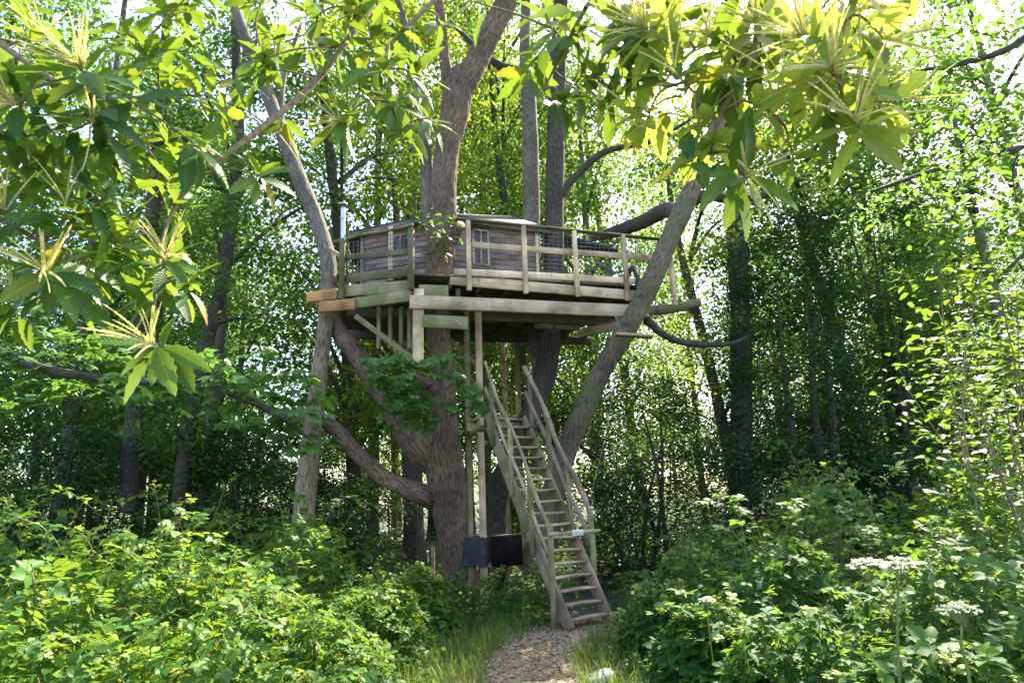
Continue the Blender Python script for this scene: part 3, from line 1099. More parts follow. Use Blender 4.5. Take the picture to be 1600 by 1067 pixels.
# dark wrap round the foot of the post pair, dark panel between the posts
wz0, wz1 = aty(745, 884, pl[1])[2], aty(745, 838, pl[1])[2]
wc = (pl + pq) / 2
wr = []
for k in range(7):
    t = k / 6
    wr.append((wc[0], wc[1], wz0 + (wz1 - wz0) * t))
ang = np.linspace(0, 2 * np.pi, 28, endpoint=False)
V, q = [], []
for k, c in enumerate(wr):
    for a in ang:
        rr_ = 1 / (abs(math.cos(a)) ** 6 / .25 ** 6 + abs(math.sin(a)) ** 6 / .17 ** 6) ** (1 / 6)
        rr_ *= 1 + .035 * math.sin(5 * a + k * 1.9) + .02 * math.sin(k * 2.7)
        d = unit((pl - pq) * (1, 1, 0)) * math.cos(a) + np.array([-unit((pl - pq) * (1, 1, 0))[1], unit((pl - pq) * (1, 1, 0))[0], 0]) * math.sin(a)
        V.append(np.array(c) + d * rr_ + (0, 0, .012 * math.sin(3 * a + k)))
for k in range(6):
    for j in range(28):
        q.append((k * 28 + j, k * 28 + (j + 1) % 28, (k + 1) * 28 + (j + 1) % 28, (k + 1) * 28 + j))
link('black_wrap', mesh_np('black_wrap', V, [np.array(q)], 'wrap', None, True), fram)
z0, z1 = aty(790, 882, 13.2)[2], aty(790, 836, 13.2)[2]
pn = beam('panel', (pl[0] + .08, pl[1] + .05, (z0 + z1) / 2), (*aty(816, 860, 13.0)[:2], (z0 + z1) / 2 + .01), .03, z1 - z0, 'panel', fram)
beam('panel_edge', (pl[0] + .08, pl[1] + .04, z1 + .02), (aty(816, 860, 13.0)[0], 12.97, z1 + .03), .05, .03, 'wood_under', pn)

# small things
mp_ = atz(677, 935, 0)
mk = empty('marker_post', mp_, 'thin wooden marker post with a small tag near the big trunk', 'post')
beam('post', mp_, mp_ + (0, 0, .95), .06, .06, 'wood_pale', mk, (1, 0, 0))
beam('tag', mp_ + (-.09, -.02, .66), mp_ + (-.09, -.02, .86), .05, .02, 'wood_pale', mk, (1, 0, 0))
st = atz(915, 1052, 0)
sp = link('edging_stone', beam_mesh(.26, .22, .09, 'white', .03, .01), None, frame_m((.62, 6.95, .02), (1, .2, .25), np.array([0, 0, 1.])))
tag(sp, 'pale flat stone lying at the edge of the path', 'stone')
bd = beam('hanging_board', aty(962, 523, 11.75), aty(1020, 526, 11.75), .22, .045, 'wood_pale', None)
tag(bd, 'short pale board fixed across the leaning lichen trunk', 'board')
rp = tube('rope', [(*aty(961, 493, 11.7), .008), (*aty(966, 506, 11.7), .008), (*aty(971, 520, 11.7), .008)], 'rope', None, 6, 8)
tag(rp, 'short pale rope hanging from the long beam beside the leaning trunk', 'rope')
rp = tube('guy_line', [(*aty(962, 560, 12.2), .004), (*aty(950, 660, 11.9), .004), (*aty(922, 780, 10.6), .004)], 'rope', None, 5, 12)
tag(rp, 'thin pale cord running from leaning trunk to the handrail post', 'cord')
#@@TREES
# ------------------------------------------------------------------ trees
def trk(rows, default_Y=None, ws=1.):
    out = []
    for r in rows:
        px, py, wpx = r[:3]
        Yd = r[3] if len(r) > 3 else default_Y
        p = aty(px, py, Yd)
        out.append((*p, ws * wpx / 2 * ((p - CAM) @ FW) / FPX))
    return out


def crown_mesh(name, cents, rads, per, size, mat, shape=SMALL, flat=.55, droop=.1, spread=.5):
    """leaf clumps: cents (n,3), rads (n,), leaves per clump"""
    cents, rads = np.asarray(cents, float), np.asarray(rads, float)
    cnt = np.maximum(3, (per * (rads / rads.mean()) ** 2)).astype(int)
    idx = np.repeat(np.arange(len(cents)), cnt)
    n = len(idx)
    g = RNG.normal(0, 1, (n, 3))
    g /= np.linalg.norm(g, axis=1)[:, None]
    g *= (RNG.random(n) ** .5)[:, None]
    g[:, 2] *= flat
    P = cents[idx] + g * rads[idx][:, None]
    D = rnd_dirs(n, droop) + g * .8
    return scatter(name, shape, P, D, up_normals(n, spread) + g * .5, RNG.uniform(.65, 1.25, n) * size, mat)


def branchlets(name, pairs, mat, parent, r0=.03):
    for k, (a, b) in enumerate(pairs):
        a, b = np.array(a), np.array(b)
        md = (a + b) / 2 + np.array([0, 0, .12 * np.linalg.norm(b - a)]) + RNG.normal(0, .05, 3)
        tube(name, [(*a, r0), (*md, r0 * .65), (*b, r0 * .2)], mat, parent, 6, 7)


# the forked trunk the platform wraps round
t = empty('forked_oak', aty(722, 935, 12.5), 'thick forked brown tree growing up through the corner of the platform', 'tree')
YM = 12.35
tube('trunk', trk([(722, 960, 84, 13.1), (722, 925, 64, 13.05), (718, 880, 54, 12.95), (708, 820, 55, 12.8), (699, 760, 60, 12.6), (690, 700, 58, 12.45), (693, 647, 44), (692, 581, 37), (685, 516, 38), (686, 434, 45), (690, 380, 46), (692, 320, 45), (699, 230, 38), (712, 164, 46), (717, 132, 44), (722, 110, 30)], YM),
     'bark_oak', t, 110, 330, lump=.10, ridge=.016)
tube('limb', trk([(706, 190, 20), (720, 145, 36), (742, 103, 36), (765, 55, 35), (790, 5, 33), (830, -80, 30), (880, -200, 24), (930, -340, 14)], YM), 'bark_oak', t, 60, 130, lump=.10, ridge=.011)
tube('limb', trk([(712, 185, 16), (704, 138, 23), (696, 100, 18), (692, 60, 16), (680, -20, 14), (650, -140, 8)], YM), 'bark_oak', t, 30, 70, lump=.10, ridge=.006)
tube('limb', trk([(684, 375, 30), (674, 340, 26), (669, 290, 23), (666, 240, 19), (660, 170, 15), (640, 60, 11), (600, -60, 7)], YM + .25), 'bark_grey', t, 30, 80, lump=.10, ridge=.008)
tube('limb', trk([(704, 770, 20, 12.7), (685, 730, 40, 12.6), (660, 702, 48), (634, 671, 44), (607, 624, 36), (565, 565, 32), (532, 522, 28), (500, 470, 22, 13.0)], YM), 'bark_oak', t, 50, 120, lump=.12, ridge=.011)
tube('limb', trk([(716, 812, 14, 12.9), (690, 790, 26, 12.8), (660, 772, 32), (632, 760, 29), (600, 745, 26), (560, 710, 24), (515, 665, 22), (470, 651, 20), (420, 640, 14), (360, 600, 8)], YM + .1), 'bark_oak', t, 40, 120, lump=.12, ridge=.009)
for a, b, wpx in (((690, 612), (644, 589), 22), ((702, 378), (719, 350), 19)):
    pa_, pb_ = aty(*a, YM), aty(*b, YM - .38)
    tube('stub', [(*pa_, .17), (*((pa_ + pb_) / 2), .14), (*pb_, .115)], 'bark_oak', t, 24, 16, lump=.1, ridge=.006)
    d = unit(pb_ - pa_)
    link('cut_face', tube_mesh([(0, 0, 0, .105), (.004, 0, 0, .103)], 'cut_end', 20), t, frame_m(pb_ - d * .001, d, np.array([0, 0, 1.])))
cl = [aty(930, -340, YM), aty(900, -240, YM - .5), aty(860, -160, YM + .6), aty(960, -260, YM + .8), aty(640, -160, YM), aty(600, -80, YM + .5), aty(660, -210, YM), aty(560, -60, YM + .6)]
link('crown', crown_mesh('crown', [c + RNG.normal(0, .45, 3) for c in cl for _ in range(4)], RNG.uniform(.35, .7, 32), 45, .15, 'canopy', SMALL), t)


# sprouts of palmate leaves on the trunk
def sprout(parent, name, rows, Yd, nl_, size, mat, key, shape, spread=.22, ind=200):
    ps = []
    for (px, py, sc) in rows:
        c = aty(px, py, Yd + random.uniform(-.25, .15))
        k = max(2, int(nl_ * sc))
        ps.append(c + RNG.normal(0, spread * sc, (k, 3)) * (1, .8, .55))
    P = np.vstack(ps)
    n = len(P)
    D = rnd_dirs(n, .35) + np.array([0, -.4, 0])
    leaf_objs(parent, key, shape, mat, P, D, up_normals(n, .35) + np.array([0, -.55, 0]), RNG.uniform(.75, 1.25, n) * size, name)
    return P


sprout(t, 'leaf', [(600, 570, 1), (625, 600, 1.1), (655, 570, .8), (690, 560, .7), (640, 640, 1.1), (610, 625, .8), (665, 655, .8), (590, 600, .6), (705, 585, .5), (640, 600, 1), (620, 570, .8)], 11.2, 20, .20, 'maple', 'leaf_palmate', PALM)
sprout(t, 'leaf', [(715, 635, .7), (740, 622, .8), (755, 640, .6), (725, 610, .5)], 11.2, 14, .19, 'maple', 'leaf_palmate', PALM)
sprout(t, 'leaf', [(690, 345, .8), (680, 365, .7), (700, 375, .8), (672, 350, .8), (685, 395, .7), (660, 335, .6)], 11.7, 22, .17, 'canopy_deep', 'leaf_small_deep', OVATE, .17)
branchlets('twig', [(aty(672, 640, YM - .3), aty(610, 580, 11.75)), (aty(676, 600, YM - .3), aty(640, 640, 11.7)), (aty(705, 650, YM - .3), aty(755, 635, 11.75))], 'bark_dark', t, .02)

# twin-stemmed tree behind the stairs
t = empty('twin_stem_tree', aty(772, 900, 14.4), 'twin-stemmed grey tree rising behind the cabin from behind the stairs', 'tree')
tube('trunk', trk([(770, 925, 60, 14.3), (772, 890, 48, 14.3), (777, 775, 36, 14.2), (812, 690, 34, 14), (846, 600, 34, 13.9), (858, 540, 35, 13.9), (863, 450, 33, 14), (866, 350, 31, 14.1), (867, 250, 29, 14.2), (870, 180, 28, 14.2), (873, 80, 25, 14.2), (880, -60, 20, 14.2), (890, -220, 12, 14.2)]), 'bark_dark', t, 50, 170, lump=.08, ridge=.010)
tube('limb', trk([(846, 600, 26), (838, 500, 27), (832, 420, 26), (831, 340, 26), (829, 230, 25), (826, 150, 23), (820, 90, 18), (822, -40, 14), (815, -180, 8)], 14.9), 'bark_grey', t, 36, 130, lump=.08, ridge=.008)
tube('limb', trk([(826, 140, 16), (808, 112, 14), (780, 102, 12), (745, 75, 9), (700, 30, 5)], 14.9), 'bark_dark', t, 14, 40, lump=.1)
tube('limb', trk([(868, 320, 14), (885, 292, 12), (910, 266, 11), (948, 236, 10), (1020, 220, 8), (1090, 180, 4)], 14.2), 'bark_dark', t, 14, 50, lump=.1)
cl = [aty(890, -240, 14.2), aty(815, -200, 14.9), aty(850, -120, 15.3), aty(760, -60, 15.2), aty(1060, 180, 14.6), aty(930, -100, 15)]
link('crown', crown_mesh('crown', [c + RNG.normal(0, .5, 3) for c in cl for _ in range(4)], RNG.uniform(.4, .8, 24), 45, .15, 'canopy', SMALL), t)

# leaning tree with lichen
t = empty('leaning_tree', aty(845, 870, 13.4), 'leaning lichen-covered tree passing the far end of the platform railing', 'tree')
tube('trunk', trk([(838, 890, 76, 13.5), (848, 850, 60, 13.4), (868, 760, 47, 13.2), (886, 700, 43, 13), (915, 633, 41, 12.7), (945, 570, 40, 12.4), (985, 505, 40, 12.1), (1018, 440, 39, 12), (1046, 375, 38, 12), (1068, 325, 38, 12), (1092, 270, 34, 12), (1122, 190, 26, 12), (1150, 100, 20, 12), (1180, -20, 13, 12), (1200, -140, 7, 12)], None, .80), 'bark_lean', t, 70, 220, lump=.09, ridge=.011)
tube('limb', trk([(1062, 335, 26, 12.1), (1040, 328, 25, 12.5), (1005, 346, 22, 13), (962, 362, 19, 13.5), (925, 372, 12, 14)]), 'bark_dark', t, 24, 50, lump=.1)
tube('limb', trk([(1080, 312, 22), (1110, 306, 18), (1150, 312, 15), (1210, 300, 10), (1270, 270, 5)], 12.2), 'bark_dark', t, 20, 40, lump=.1)
tube('limb', trk([(1010, 500, 14, 12.3), (1040, 525, 11, 12.6), (1080, 537, 10, 13), (1140, 537, 7, 13.4), (1180, 520, 4, 13.6)]), 'bark_dark', t, 12, 40, lump=.1)
tube('limb', trk([(1000, 455, 10, 12.2), (990, 420, 9, 12.7), (970, 440, 8, 13.2), (940, 455, 6, 13.6)]), 'bark_dark', t, 12, 30, lump=.1)
P = sprout(t, 'leaf', [(1000, 465, .6), (1050, 460, .7), (985, 500, .5), (1070, 440, .5), (1060, 350, .5)], 11.9, 14, .12, 'canopy_deep', 'leaf_small_deep', OVATE, .16)
cl = [aty(1190, -100, 12), aty(1230, 200, 12.6), aty(1160, 60, 12.5), aty(1270, 260, 12.3), aty(1140, 400, 13.6)]
link('crown', crown_mesh('crown', [c + RNG.normal(0, .45, 3) for c in cl for _ in range(4)], RNG.uniform(.35, .65, 20), 45, .14, 'canopy', SMALL), t)

# slim tree at the short side, carrying the platform's end
t = empty('peeled_log_tree', aty(470, 850, 12.1), 'slim pale-barked tree carrying the orange beam ends of the platform', 'tree')
tube('trunk', trk([(462, 900, 38), (470, 850, 34), (480, 750, 32), (491, 650, 28), (502, 560, 25), (508, 500, 24), (514, 430, 25)], 12.15), 'bark_log', t, 50, 120, lump=.08, ridge=.010)
tube('limb', trk([(514, 445, 25), (514, 420, 25), (508, 385, 24), (490, 330, 24), (470, 285, 24), (445, 220, 22), (415, 140, 21), (392, 80, 19), (370, 20, 16), (335, -100, 9)], 12.15), 'bark_grey', t, 40, 130, lump=.08, ridge=.008)
tube('limb', trk([(452, 240, 12), (440, 180, 9), (446, 110, 7), (470, 40, 5)], 12.3), 'bark_grey', t, 12, 30, lump=.1)
cl = [aty(340, -90, 12.1), aty(380, -40, 12.6), aty(470, 30, 12.4), aty(300, -120, 12.2)]
link('crown', crown_mesh('crown', [c + RNG.normal(0, .45, 3) for c in cl for _ in range(4)], RNG.uniform(.35, .65, 16), 45, .14, 'canopy', SMALL), t)

# ------------------------------------------------------------------ woodland behind: prototypes of trunk and crown, copied
PROTO = []
for k in range(6):
    ncl = 150
    th_ = RNG.uniform(0, 2 * np.pi, ncl)
    hz = RNG.uniform(0, 1, ncl)
    prof = np.sin(np.pi * np.clip(hz * .86 + .10, 0, 1)) ** .7
    rr_ = RNG.uniform(.2, 1, ncl) ** .6 * prof * (3.3 + .5 * np.sin(th_ * 3 + k))
    cents = np.c_[np.cos(th_) * rr_, np.sin(th_) * rr_, 2.2 + hz * 10.5]
    cr = crown_mesh('crown', cents, RNG.uniform(.5, 1.15, ncl), 96, .165, 'canopy' if k % 3 else 'canopy_deep', SMALL, .45)
    lean = RNG.normal(0, .5, 2)
    tr = tube_mesh([(0, 0, -.2, .26), (.03, 0, 1, .19), (lean[0] * .4, lean[1] * .4, 5, .15), (lean[0], lean[1], 9, .10), (lean[0] * 1.2, lean[1], 12.5, .03)], 'bark_dark' if k % 2 else 'bark_grey', 12, 40, lump=.12)
    lims = []
    for q_ in range(9):
        c = cents[q_ * 16]
        z0_ = max(1.8, c[2] - 1.6)
        f_ = z0_ / 12.5
        a = np.array([lean[0] * f_, lean[1] * f_, z0_])
        lims.append(tube_mesh([(*a, .07), (*((a + c) / 2 + (0, 0, .2)), .045), (*c, .012)], 'bark_dark', 6, 9))
    PROTO.append((cr, tr, lims))


def woodland(name, x, y, s, k, rz, label, cat='tree', group=None, sz=1.):
    cr, tr, lims = PROTO[k]
    o = bpy.data.objects.new(name, None)
    COL.objects.link(o)
    o.matrix_basis = Matrix.Translation((x, y, float(gz(np.array([x]), np.array([y]))[0]))) @ Matrix.Rotation(rz, 4, 'Z') @ Matrix.Diagonal((s, s, s * sz, 1))
    tag(o, label, cat, group)
    for nm, me in [('crown', cr), ('trunk', tr)] + [('limb', l) for l in lims]:
        c = bpy.data.objects.new(nm, me)
        COL.objects.link(c)
        c.parent = o
    return o


spots = [(3.4, 27), (5.8, 31.5), (-3.6, 24), (.6, 26), (-1.4, 31), (-.2, 34), (-6.0, 28), (2.4, 36), (-2.6, 37), (1.2, 40)]
tries = 0
while len(spots) < 66 and tries < 9000:
    tries += 1
    y = 17 + 33 * RNG.random() ** 1.3
    x = RNG.uniform(-.95, .95) * y
    if -3.5 < x < 4.5 and y < 19.5:
        continue
    # a clearing lets light and sky through beyond the platform
    if -.42 < x / y < -.27 and y < 36 and random.random() < .9:
        continue
    if .08 < x / y < .30 and y < 38 and random.random() < .9:
        continue
    if all((x - a) ** 2 + (y - b) ** 2 > 3.3 ** 2 for a, b in spots):
        spots.append((x, y))
for n_, (x, y) in enumerate(spots):
    s_ = RNG.uniform(.85, 1.25) if n_ > 9 else 1.3
    sz_ = RNG.uniform(1.05, 1.6) if n_ > 9 else 1.65
    # lower trees on the sunny side leave the glade its light
    az_, d_ = math.atan2(x, y - 6), math.hypot(x, y - 6)
    if .15 < az_ < 1.15:
        sz_ = min(sz_, 1.0 * d_ / (12.9 * s_))
    kk = n_ % 6 if -.38 < x / y < .32 else (0, 3)[n_ % 2]
    woodland('woodland_tree', x, y, s_, kk, RNG.uniform(0, 6.28), 'slender leafy tree in the wood beyond the treehouse', 'tree', 'trees of the wood behind', sz_)


# trunks that the photo lets one pick out, each with a crown of its own
def picked(name, rows, mat, label, cl_px, Yd, leafm='canopy', per=60, lsize=.15, rad=(.5, 1.0)):
    t = empty(name, aty(rows[0][0], rows[0][1], Yd), label, 'tree')
    tube('trunk', trk(rows, Yd), mat, t, 24, 90, lump=.1, ridge=.006)
    P = [aty(a, b, Yd + RNG.uniform(-1.2, 1.2)) for a, b in cl_px]
    top = trk(rows, Yd)
    for p in P[::2]:
        i_ = min(range(len(top)), key=lambda q: abs(top[q][2] - (p[2] - .8)))
        tube('limb', [(*top[i_][:3], .05), (*((np.array(top[i_][:3]) + p) / 2 + (0, 0, .15)), .035), (*p, .01)], 'bark_dark', t, 6, 8)
    link('crown', crown_mesh('crown', [p + RNG.normal(0, .4, 3) for p in P for _ in range(3)], RNG.uniform(*rad, 3 * len(P)), per, lsize, leafm, SMALL, .4), t)
    return t


picked('bent_tree', [(282, 800, 26), (286, 740, 24), (303, 628, 23), (328, 513, 21), (348, 438, 20), (366, 300, 19), (372, 180, 17), (368, 60, 13), (360, -60, 7)], 'bark_dark', 'thin dark tree with a bent trunk behind the bramble bank',
       [(330, 330), (420, 380), (300, 420), (380, 230), (250, 300), (440, 260), (400, 500), (300, 130), (430, 120), (350, 30)], 16, 'canopy')
picked('straight_tree', [(202, 800, 32), (205, 740, 30), (211, 640, 28), (222, 500, 25), (235, 380, 22), (250, 200, 18), (260, 20, 10)], 'bark_dark', 'straight dark tree standing deeper behind the bramble bank',
       [(180, 480), (120, 520), (260, 560), (90, 420), (200, 380), (300, 540), (60, 560), (150, 590), (20, 500)], 17, 'canopy_deep')
picked('shaded_tree', [(641, 880, 22), (640, 780, 20), (634, 660, 19), (628, 540, 17), (622, 400, 13), (616, 280, 7)], 'bark_dark', 'thin shaded tree seen under the forked trunk’s low limb'.replace('’', "'"),
       [(560, 590), (610, 560), (570, 330), (620, 300), (540, 290), (600, 420)], 19, 'canopy')

# ivy-clad column
Yi = 15.0
t = empty('ivy_clad_tree', aty(1160, 760, Yi), 'tall straight dark trunk clad in ivy beyond the leaning tree', 'tree')
rows = [(1163, 800, 40), (1160, 745, 36), (1157, 540, 32), (1151, 330, 29), (1146, 150, 24), (1140, -40, 16), (1135, -200, 8)]
tube('trunk', trk(rows, Yi), 'bark_dark', t, 30, 100, lump=.12, ridge=.01)
sp_ = spline(trk(rows, Yi), 400)
n = 5200
ii = RNG.integers(0, 400, n)
a = RNG.uniform(0, 6.28, n)
rad_ = sp_[ii, 3] + RNG.gamma(1.6, .05, n)
P = sp_[ii, :3] + np.c_[np.cos(a) * rad_, np.sin(a) * rad_, RNG.normal(0, .1, n)]
D = np.c_[np.cos(a) * .3, np.sin(a) * .3, -np.ones(n)] + RNG.normal(0, .4, (n, 3))
link('ivy', scatter('ivy', QUAD, P, D, np.c_[np.cos(a), np.sin(a), np.full(n, .4)], RNG.uniform(.07, .12, n), 'ivy'), t)
cl = [aty(x_, y_, Yi + RNG.uniform(-1, 1)) for x_, y_ in ((1100, 420), (1180, 440), (1090, 560), (1210, 560), (1120, 250), (1190, 180), (1080, 330), (1150, 60), (1060, 480), (1050, 600))]
link('crown', crown_mesh('crown', [p + RNG.normal(0, .4, 3) for p in cl for _ in range(3)], RNG.uniform(.4, .9, 30), 60, .14, 'canopy', SMALL, .4), t)


# evergreen masses at the side and dark understorey
def shrub_tree(name, x, y, h, r, label, leafm, n_cl, per, lsize, cat='shrub', group=None, z0=.2, shape=QUAD, stems=4, pw=.45):
    t = empty(name, (x, y, 0), label, cat, group)
    th_ = RNG.uniform(0, 6.28, n_cl)
    hz = RNG.uniform(0, 1, n_cl)
    rr_ = r * np.sqrt(RNG.uniform(.1, 1, n_cl)) * (np.sin(np.pi * np.clip(hz * .8 + .16, 0, 1)) ** pw)
    cents = np.c_[x + np.cos(th_) * rr_, y + np.sin(th_) * rr_, z0 + hz * (h - z0)]
    for k in range(stems):
        c = cents[k]
        b = np.array([x + RNG.normal(0, .2), y + RNG.normal(0, .2), -.05])
        tp = np.array([x * .6 + c[0] * .4, y * .6 + c[1] * .4, h * RNG.uniform(.7, .95)])
        tube('stem', [(*b, .05 * h / 4), (*((b + tp) / 2 + RNG.normal(0, .15, 3)), .035 * h / 4), (*tp, .008)], 'bark_dark', t, 7, 14)
    link('foliage', crown_mesh('foliage', cents, RNG.uniform(.3, .75, n_cl) * max(1, r / 2), per, lsize, leafm, shape, .5, .1, .6), t)
    return t


p = aty(1300, 700, 13.5)
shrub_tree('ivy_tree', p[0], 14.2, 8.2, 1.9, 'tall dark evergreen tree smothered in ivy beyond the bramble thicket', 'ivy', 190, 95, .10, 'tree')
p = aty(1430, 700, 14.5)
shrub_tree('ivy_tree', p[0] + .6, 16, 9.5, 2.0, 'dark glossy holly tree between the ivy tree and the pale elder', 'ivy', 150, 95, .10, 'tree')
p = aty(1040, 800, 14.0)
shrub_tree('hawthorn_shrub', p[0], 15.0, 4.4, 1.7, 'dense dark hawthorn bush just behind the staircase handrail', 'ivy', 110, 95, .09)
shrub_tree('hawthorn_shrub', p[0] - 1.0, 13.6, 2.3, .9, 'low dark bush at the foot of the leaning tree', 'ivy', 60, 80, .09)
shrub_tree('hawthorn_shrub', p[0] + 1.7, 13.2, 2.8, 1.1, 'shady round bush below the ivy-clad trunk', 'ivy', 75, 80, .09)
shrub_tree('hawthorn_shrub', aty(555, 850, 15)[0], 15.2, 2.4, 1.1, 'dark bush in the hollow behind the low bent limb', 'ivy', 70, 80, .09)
n_ = 560
a = RNG.uniform(-1.25, 1.25, n_)
rr_ = RNG.uniform(52, 66, n_)
fc = np.c_[np.sin(a) * rr_, np.cos(a) * rr_, RNG.uniform(0, 1, n_) ** 1.4 * 11]
stuff(tag(link('far_wood', crown_mesh('far_wood', fc, RNG.uniform(1.4, 2.6, n_), 60, .42, 'canopy_deep', SMALL, .7)), 'dim mass of far woodland foliage seen between the trunks', 'woodland'))
for k in range(16):
    y = RNG.uniform(15.5, 21)
    x = -y * RNG.uniform(.22, .80) if k < 10 else y * RNG.uniform(.22, .60)
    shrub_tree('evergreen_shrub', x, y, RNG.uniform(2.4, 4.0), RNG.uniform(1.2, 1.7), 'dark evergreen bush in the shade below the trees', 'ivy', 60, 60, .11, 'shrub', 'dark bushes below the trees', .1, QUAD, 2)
us = 0
for k in range(400):
    if us >= 60:
        break
    y = RNG.uniform(16, 44)
    x = RNG.uniform(-.9, .9) * y
    if -1.5 < x < 2 and y < 18:
        continue
    shrub_tree('understorey_shrub', x, y, RNG.uniform(2.2, 4.6), RNG.uniform(1.2, 2.0), 'leafy hazel bush among the trunks of the wood', 'canopy_deep', 40, 42, .15, 'shrub', 'hazel bushes in the wood', .1, QUAD, 2)
    us += 1
#@@PLANTS
# ------------------------------------------------------------------ sycamore sprays and hedgerow shrubs at middle distance
def spray_branch(name, label, rows, Yd, clusters, per, size, mat, key, shape, spread=.3, ind=230, wood='bark_dark', cat='branch'):
    """an overhanging branch with leaves: rows give the spine (px,py,width[,Y])"""
    sp0 = trk(rows, Yd)
    t = empty(name, sp0[0][:3], label, cat)
    tube('stem', sp0, wood, t, 8, 40, lump=.1)
    S = spline(sp0, 60)[:, :3]
    Ps = []
    todo = [(aty(px, py, Yd + dy), sc) for (px, py, sc, dy) in clusters]
    todo.sort(key=lambda q: np.linalg.norm(S - q[0], axis=1).min())
    for c, sc in todo:
        b = S[np.argmin(np.linalg.norm(S - c, axis=1))]
        md = (b + c) / 2 + np.array([0, 0, .08 * np.linalg.norm(c - b)]) + RNG.normal(0, .03, 3)
        tw = [(*b, .009), (*md, .006), (*c, .003)]
        tube('twig', tw, wood, t, 5, 8)
        S = np.vstack([S, spline(tw, 8)[3:, :3]])
        k = max(3, int(per * sc))
        Ps.append(c + RNG.normal(0, spread * sc, (k, 3)) * (1, 1, .35))
    P = np.vstack(Ps)
    n = len(P)
    D = rnd_dirs(n, .25)
    Nn = up_normals(n, .35) + np.array([0, -.25, 0])
    S_ = RNG.uniform(.7, 1.2, n) * size
    o_ = RNG.permutation(n)
    a, b = o_[:ind], o_[ind:]
    leaf_objs(t, key, shape, mat, P[a], D[a], Nn[a], S_[a])
    if len(b):
        stuff(link('foliage', scatter('foliage', shape, P[b], D[b], Nn[b], S_[b], mat), t))
    return t


spray_branch('sycamore_branch', 'broad-leaved sycamore branch spreading in front of the slim pale-barked tree', [(250, 540, 14, 10.6), (330, 600, 12), (420, 640, 9), (490, 690, 4)], 10.2,
             [(350, 600, 1, 0), (390, 590, 1, .3), (430, 610, 1, -.2), (470, 650, .9, 0), (440, 670, .9, .2), (400, 660, .8, 0), (500, 700, .7, -.2), (490, 620, .7, .3), (360, 650, .8, .3), (410, 550, .7, .4), (330, 560, .8, 0), (465, 585, .6, .2)],
             20, .21, 'maple', 'leaf_palmate', PALM, .30)
spray_branch('sycamore_branch', 'shaded sycamore branch hanging above the bramble bank', [(-120, 480, 20, 8.6), (20, 560, 16), (150, 590, 12), (280, 600, 6)], 8.2,
             [(30, 560, 1, 0), (80, 600, 1, .3), (130, 570, 1, 0), (180, 600, .9, -.2), (230, 620, .8, .1), (60, 520, 1, .2), (110, 540, 1, .4), (10, 620, .9, .2), (270, 590, .8, .3), (200, 560, .8, .4), (40, 470, .9, .3), (160, 530, .8, .5)],
             20, .19, 'maple', 'leaf_palmate', PALM, .28)


def pxshrub(name, label, px0, px1, py0, py1, Yd, nlv, size, mat, shape, key, base, ind=250, cat='shrub', stems=7, dy=1.0):
    """leafy shrub filling a region: stems from the ground, leaves along the upper shoots"""
    t = empty(name, (base[0], base[1], 0), label, cat)
    Ps, Ds = [], []
    for k in range(stems):
        tp = aty(random.uniform(px0, px1), random.uniform(py0, py0 + (py1 - py0) * .5), Yd + random.uniform(-dy, dy))
        b = np.array([base[0] + random.uniform(-.5, .5), base[1] + random.uniform(-.5, .5), 0.])
        md = (b + tp) / 2 + np.array([random.uniform(-.45, .45), random.uniform(-.4, .4), .3])
        row = [(*b, .015), (*md, .010), (*tp, .003)]
        tube('stem', row, 'twig', t, 6, 16)
        S = spline(row, 50)[:, :3]
        m_ = nlv // stems
        tt = (RNG.uniform(.12, 1, m_) * 49).astype(int)
        Ps.append(S[tt] + RNG.normal(0, .30, (m_, 3)) * (1, 1, .6))
        Ds.append(np.c_[RNG.normal(0, 1, (m_, 2)), RNG.uniform(-.5, .1, m_)])
    P, D = np.vstack(Ps), np.vstack(Ds)
    n = len(P)
    Nn = up_normals(n, .3)
    S_ = RNG.uniform(.65, 1.2, n) * size
    o_ = RNG.permutation(n)
    a, b = o_[:ind], o_[ind:]
    leaf_objs(t, key, shape, mat, P[a], D[a], Nn[a], S_[a])
    if len(b):
        stuff(link('foliage', scatter('foliage', shape, P[b], D[b], Nn[b], S_[b], mat), t))
    return t


pxshrub('elder_shrub', 'tall sunlit elder shrub with pale yellow-green leaves', 1450, 1640, 330, 700, 6.6, 1300, .125, 'bramble', OVATE, 'leaf_elder', (4.9, 6.7), 280, stems=9)
pxshrub('elder_shrub', 'deep green elder shrub behind the pale one', 1400, 1600, 480, 800, 8.6, 1300, .12, 'canopy_deep', OVATE, 'leaf_small_deep', (5.6, 8.6), 200, stems=8)
spray_branch('lime_branch', 'dark twiggy lime branch crossing above the elder shrubs', [(1700, -60, 15, 5.4), (1600, 60, 12), (1500, 100, 9), (1440, 110, 5)], 5.0,
             [(1450, 100, 1, 0), (1480, 40, 1, .2), (1520, 120, 1, 0), (1560, 60, 1, .3), (1580, 150, 1, 0), (1530, 180, 1, .3), (1470, 170, .8, .2), (1590, 20, 1, .4), (1510, 10, 1, .3), (1590, 240, 1, .2), (1540, 260, .9, .4), (1490, 240, .8, .5), (1590, 320, .9, .3), (1440, 60, .8, .5)],
             58, .105, 'canopy_deep', 'leaf_lime', OVATE, .22, 290)
spray_branch('lime_branch', 'drooping lime branch in front of the ivy tree', [(1720, 180, 18, 7.2), (1600, 230, 14), (1480, 260, 9), (1360, 300, 4)], 7.0,
             [(1560, 240, 1, 0), (1500, 280, 1, .2), (1450, 270, .9, 0), (1400, 300, .8, .2), (1590, 300, 1, .3), (1540, 330, .8, .3), (1350, 330, .6, .3), (1480, 330, .7, .4)],
             48, .11, 'canopy_deep', 'leaf_lime', OVATE, .26, 200)

# ------------------------------------------------------------------ brambles
TIPS = []


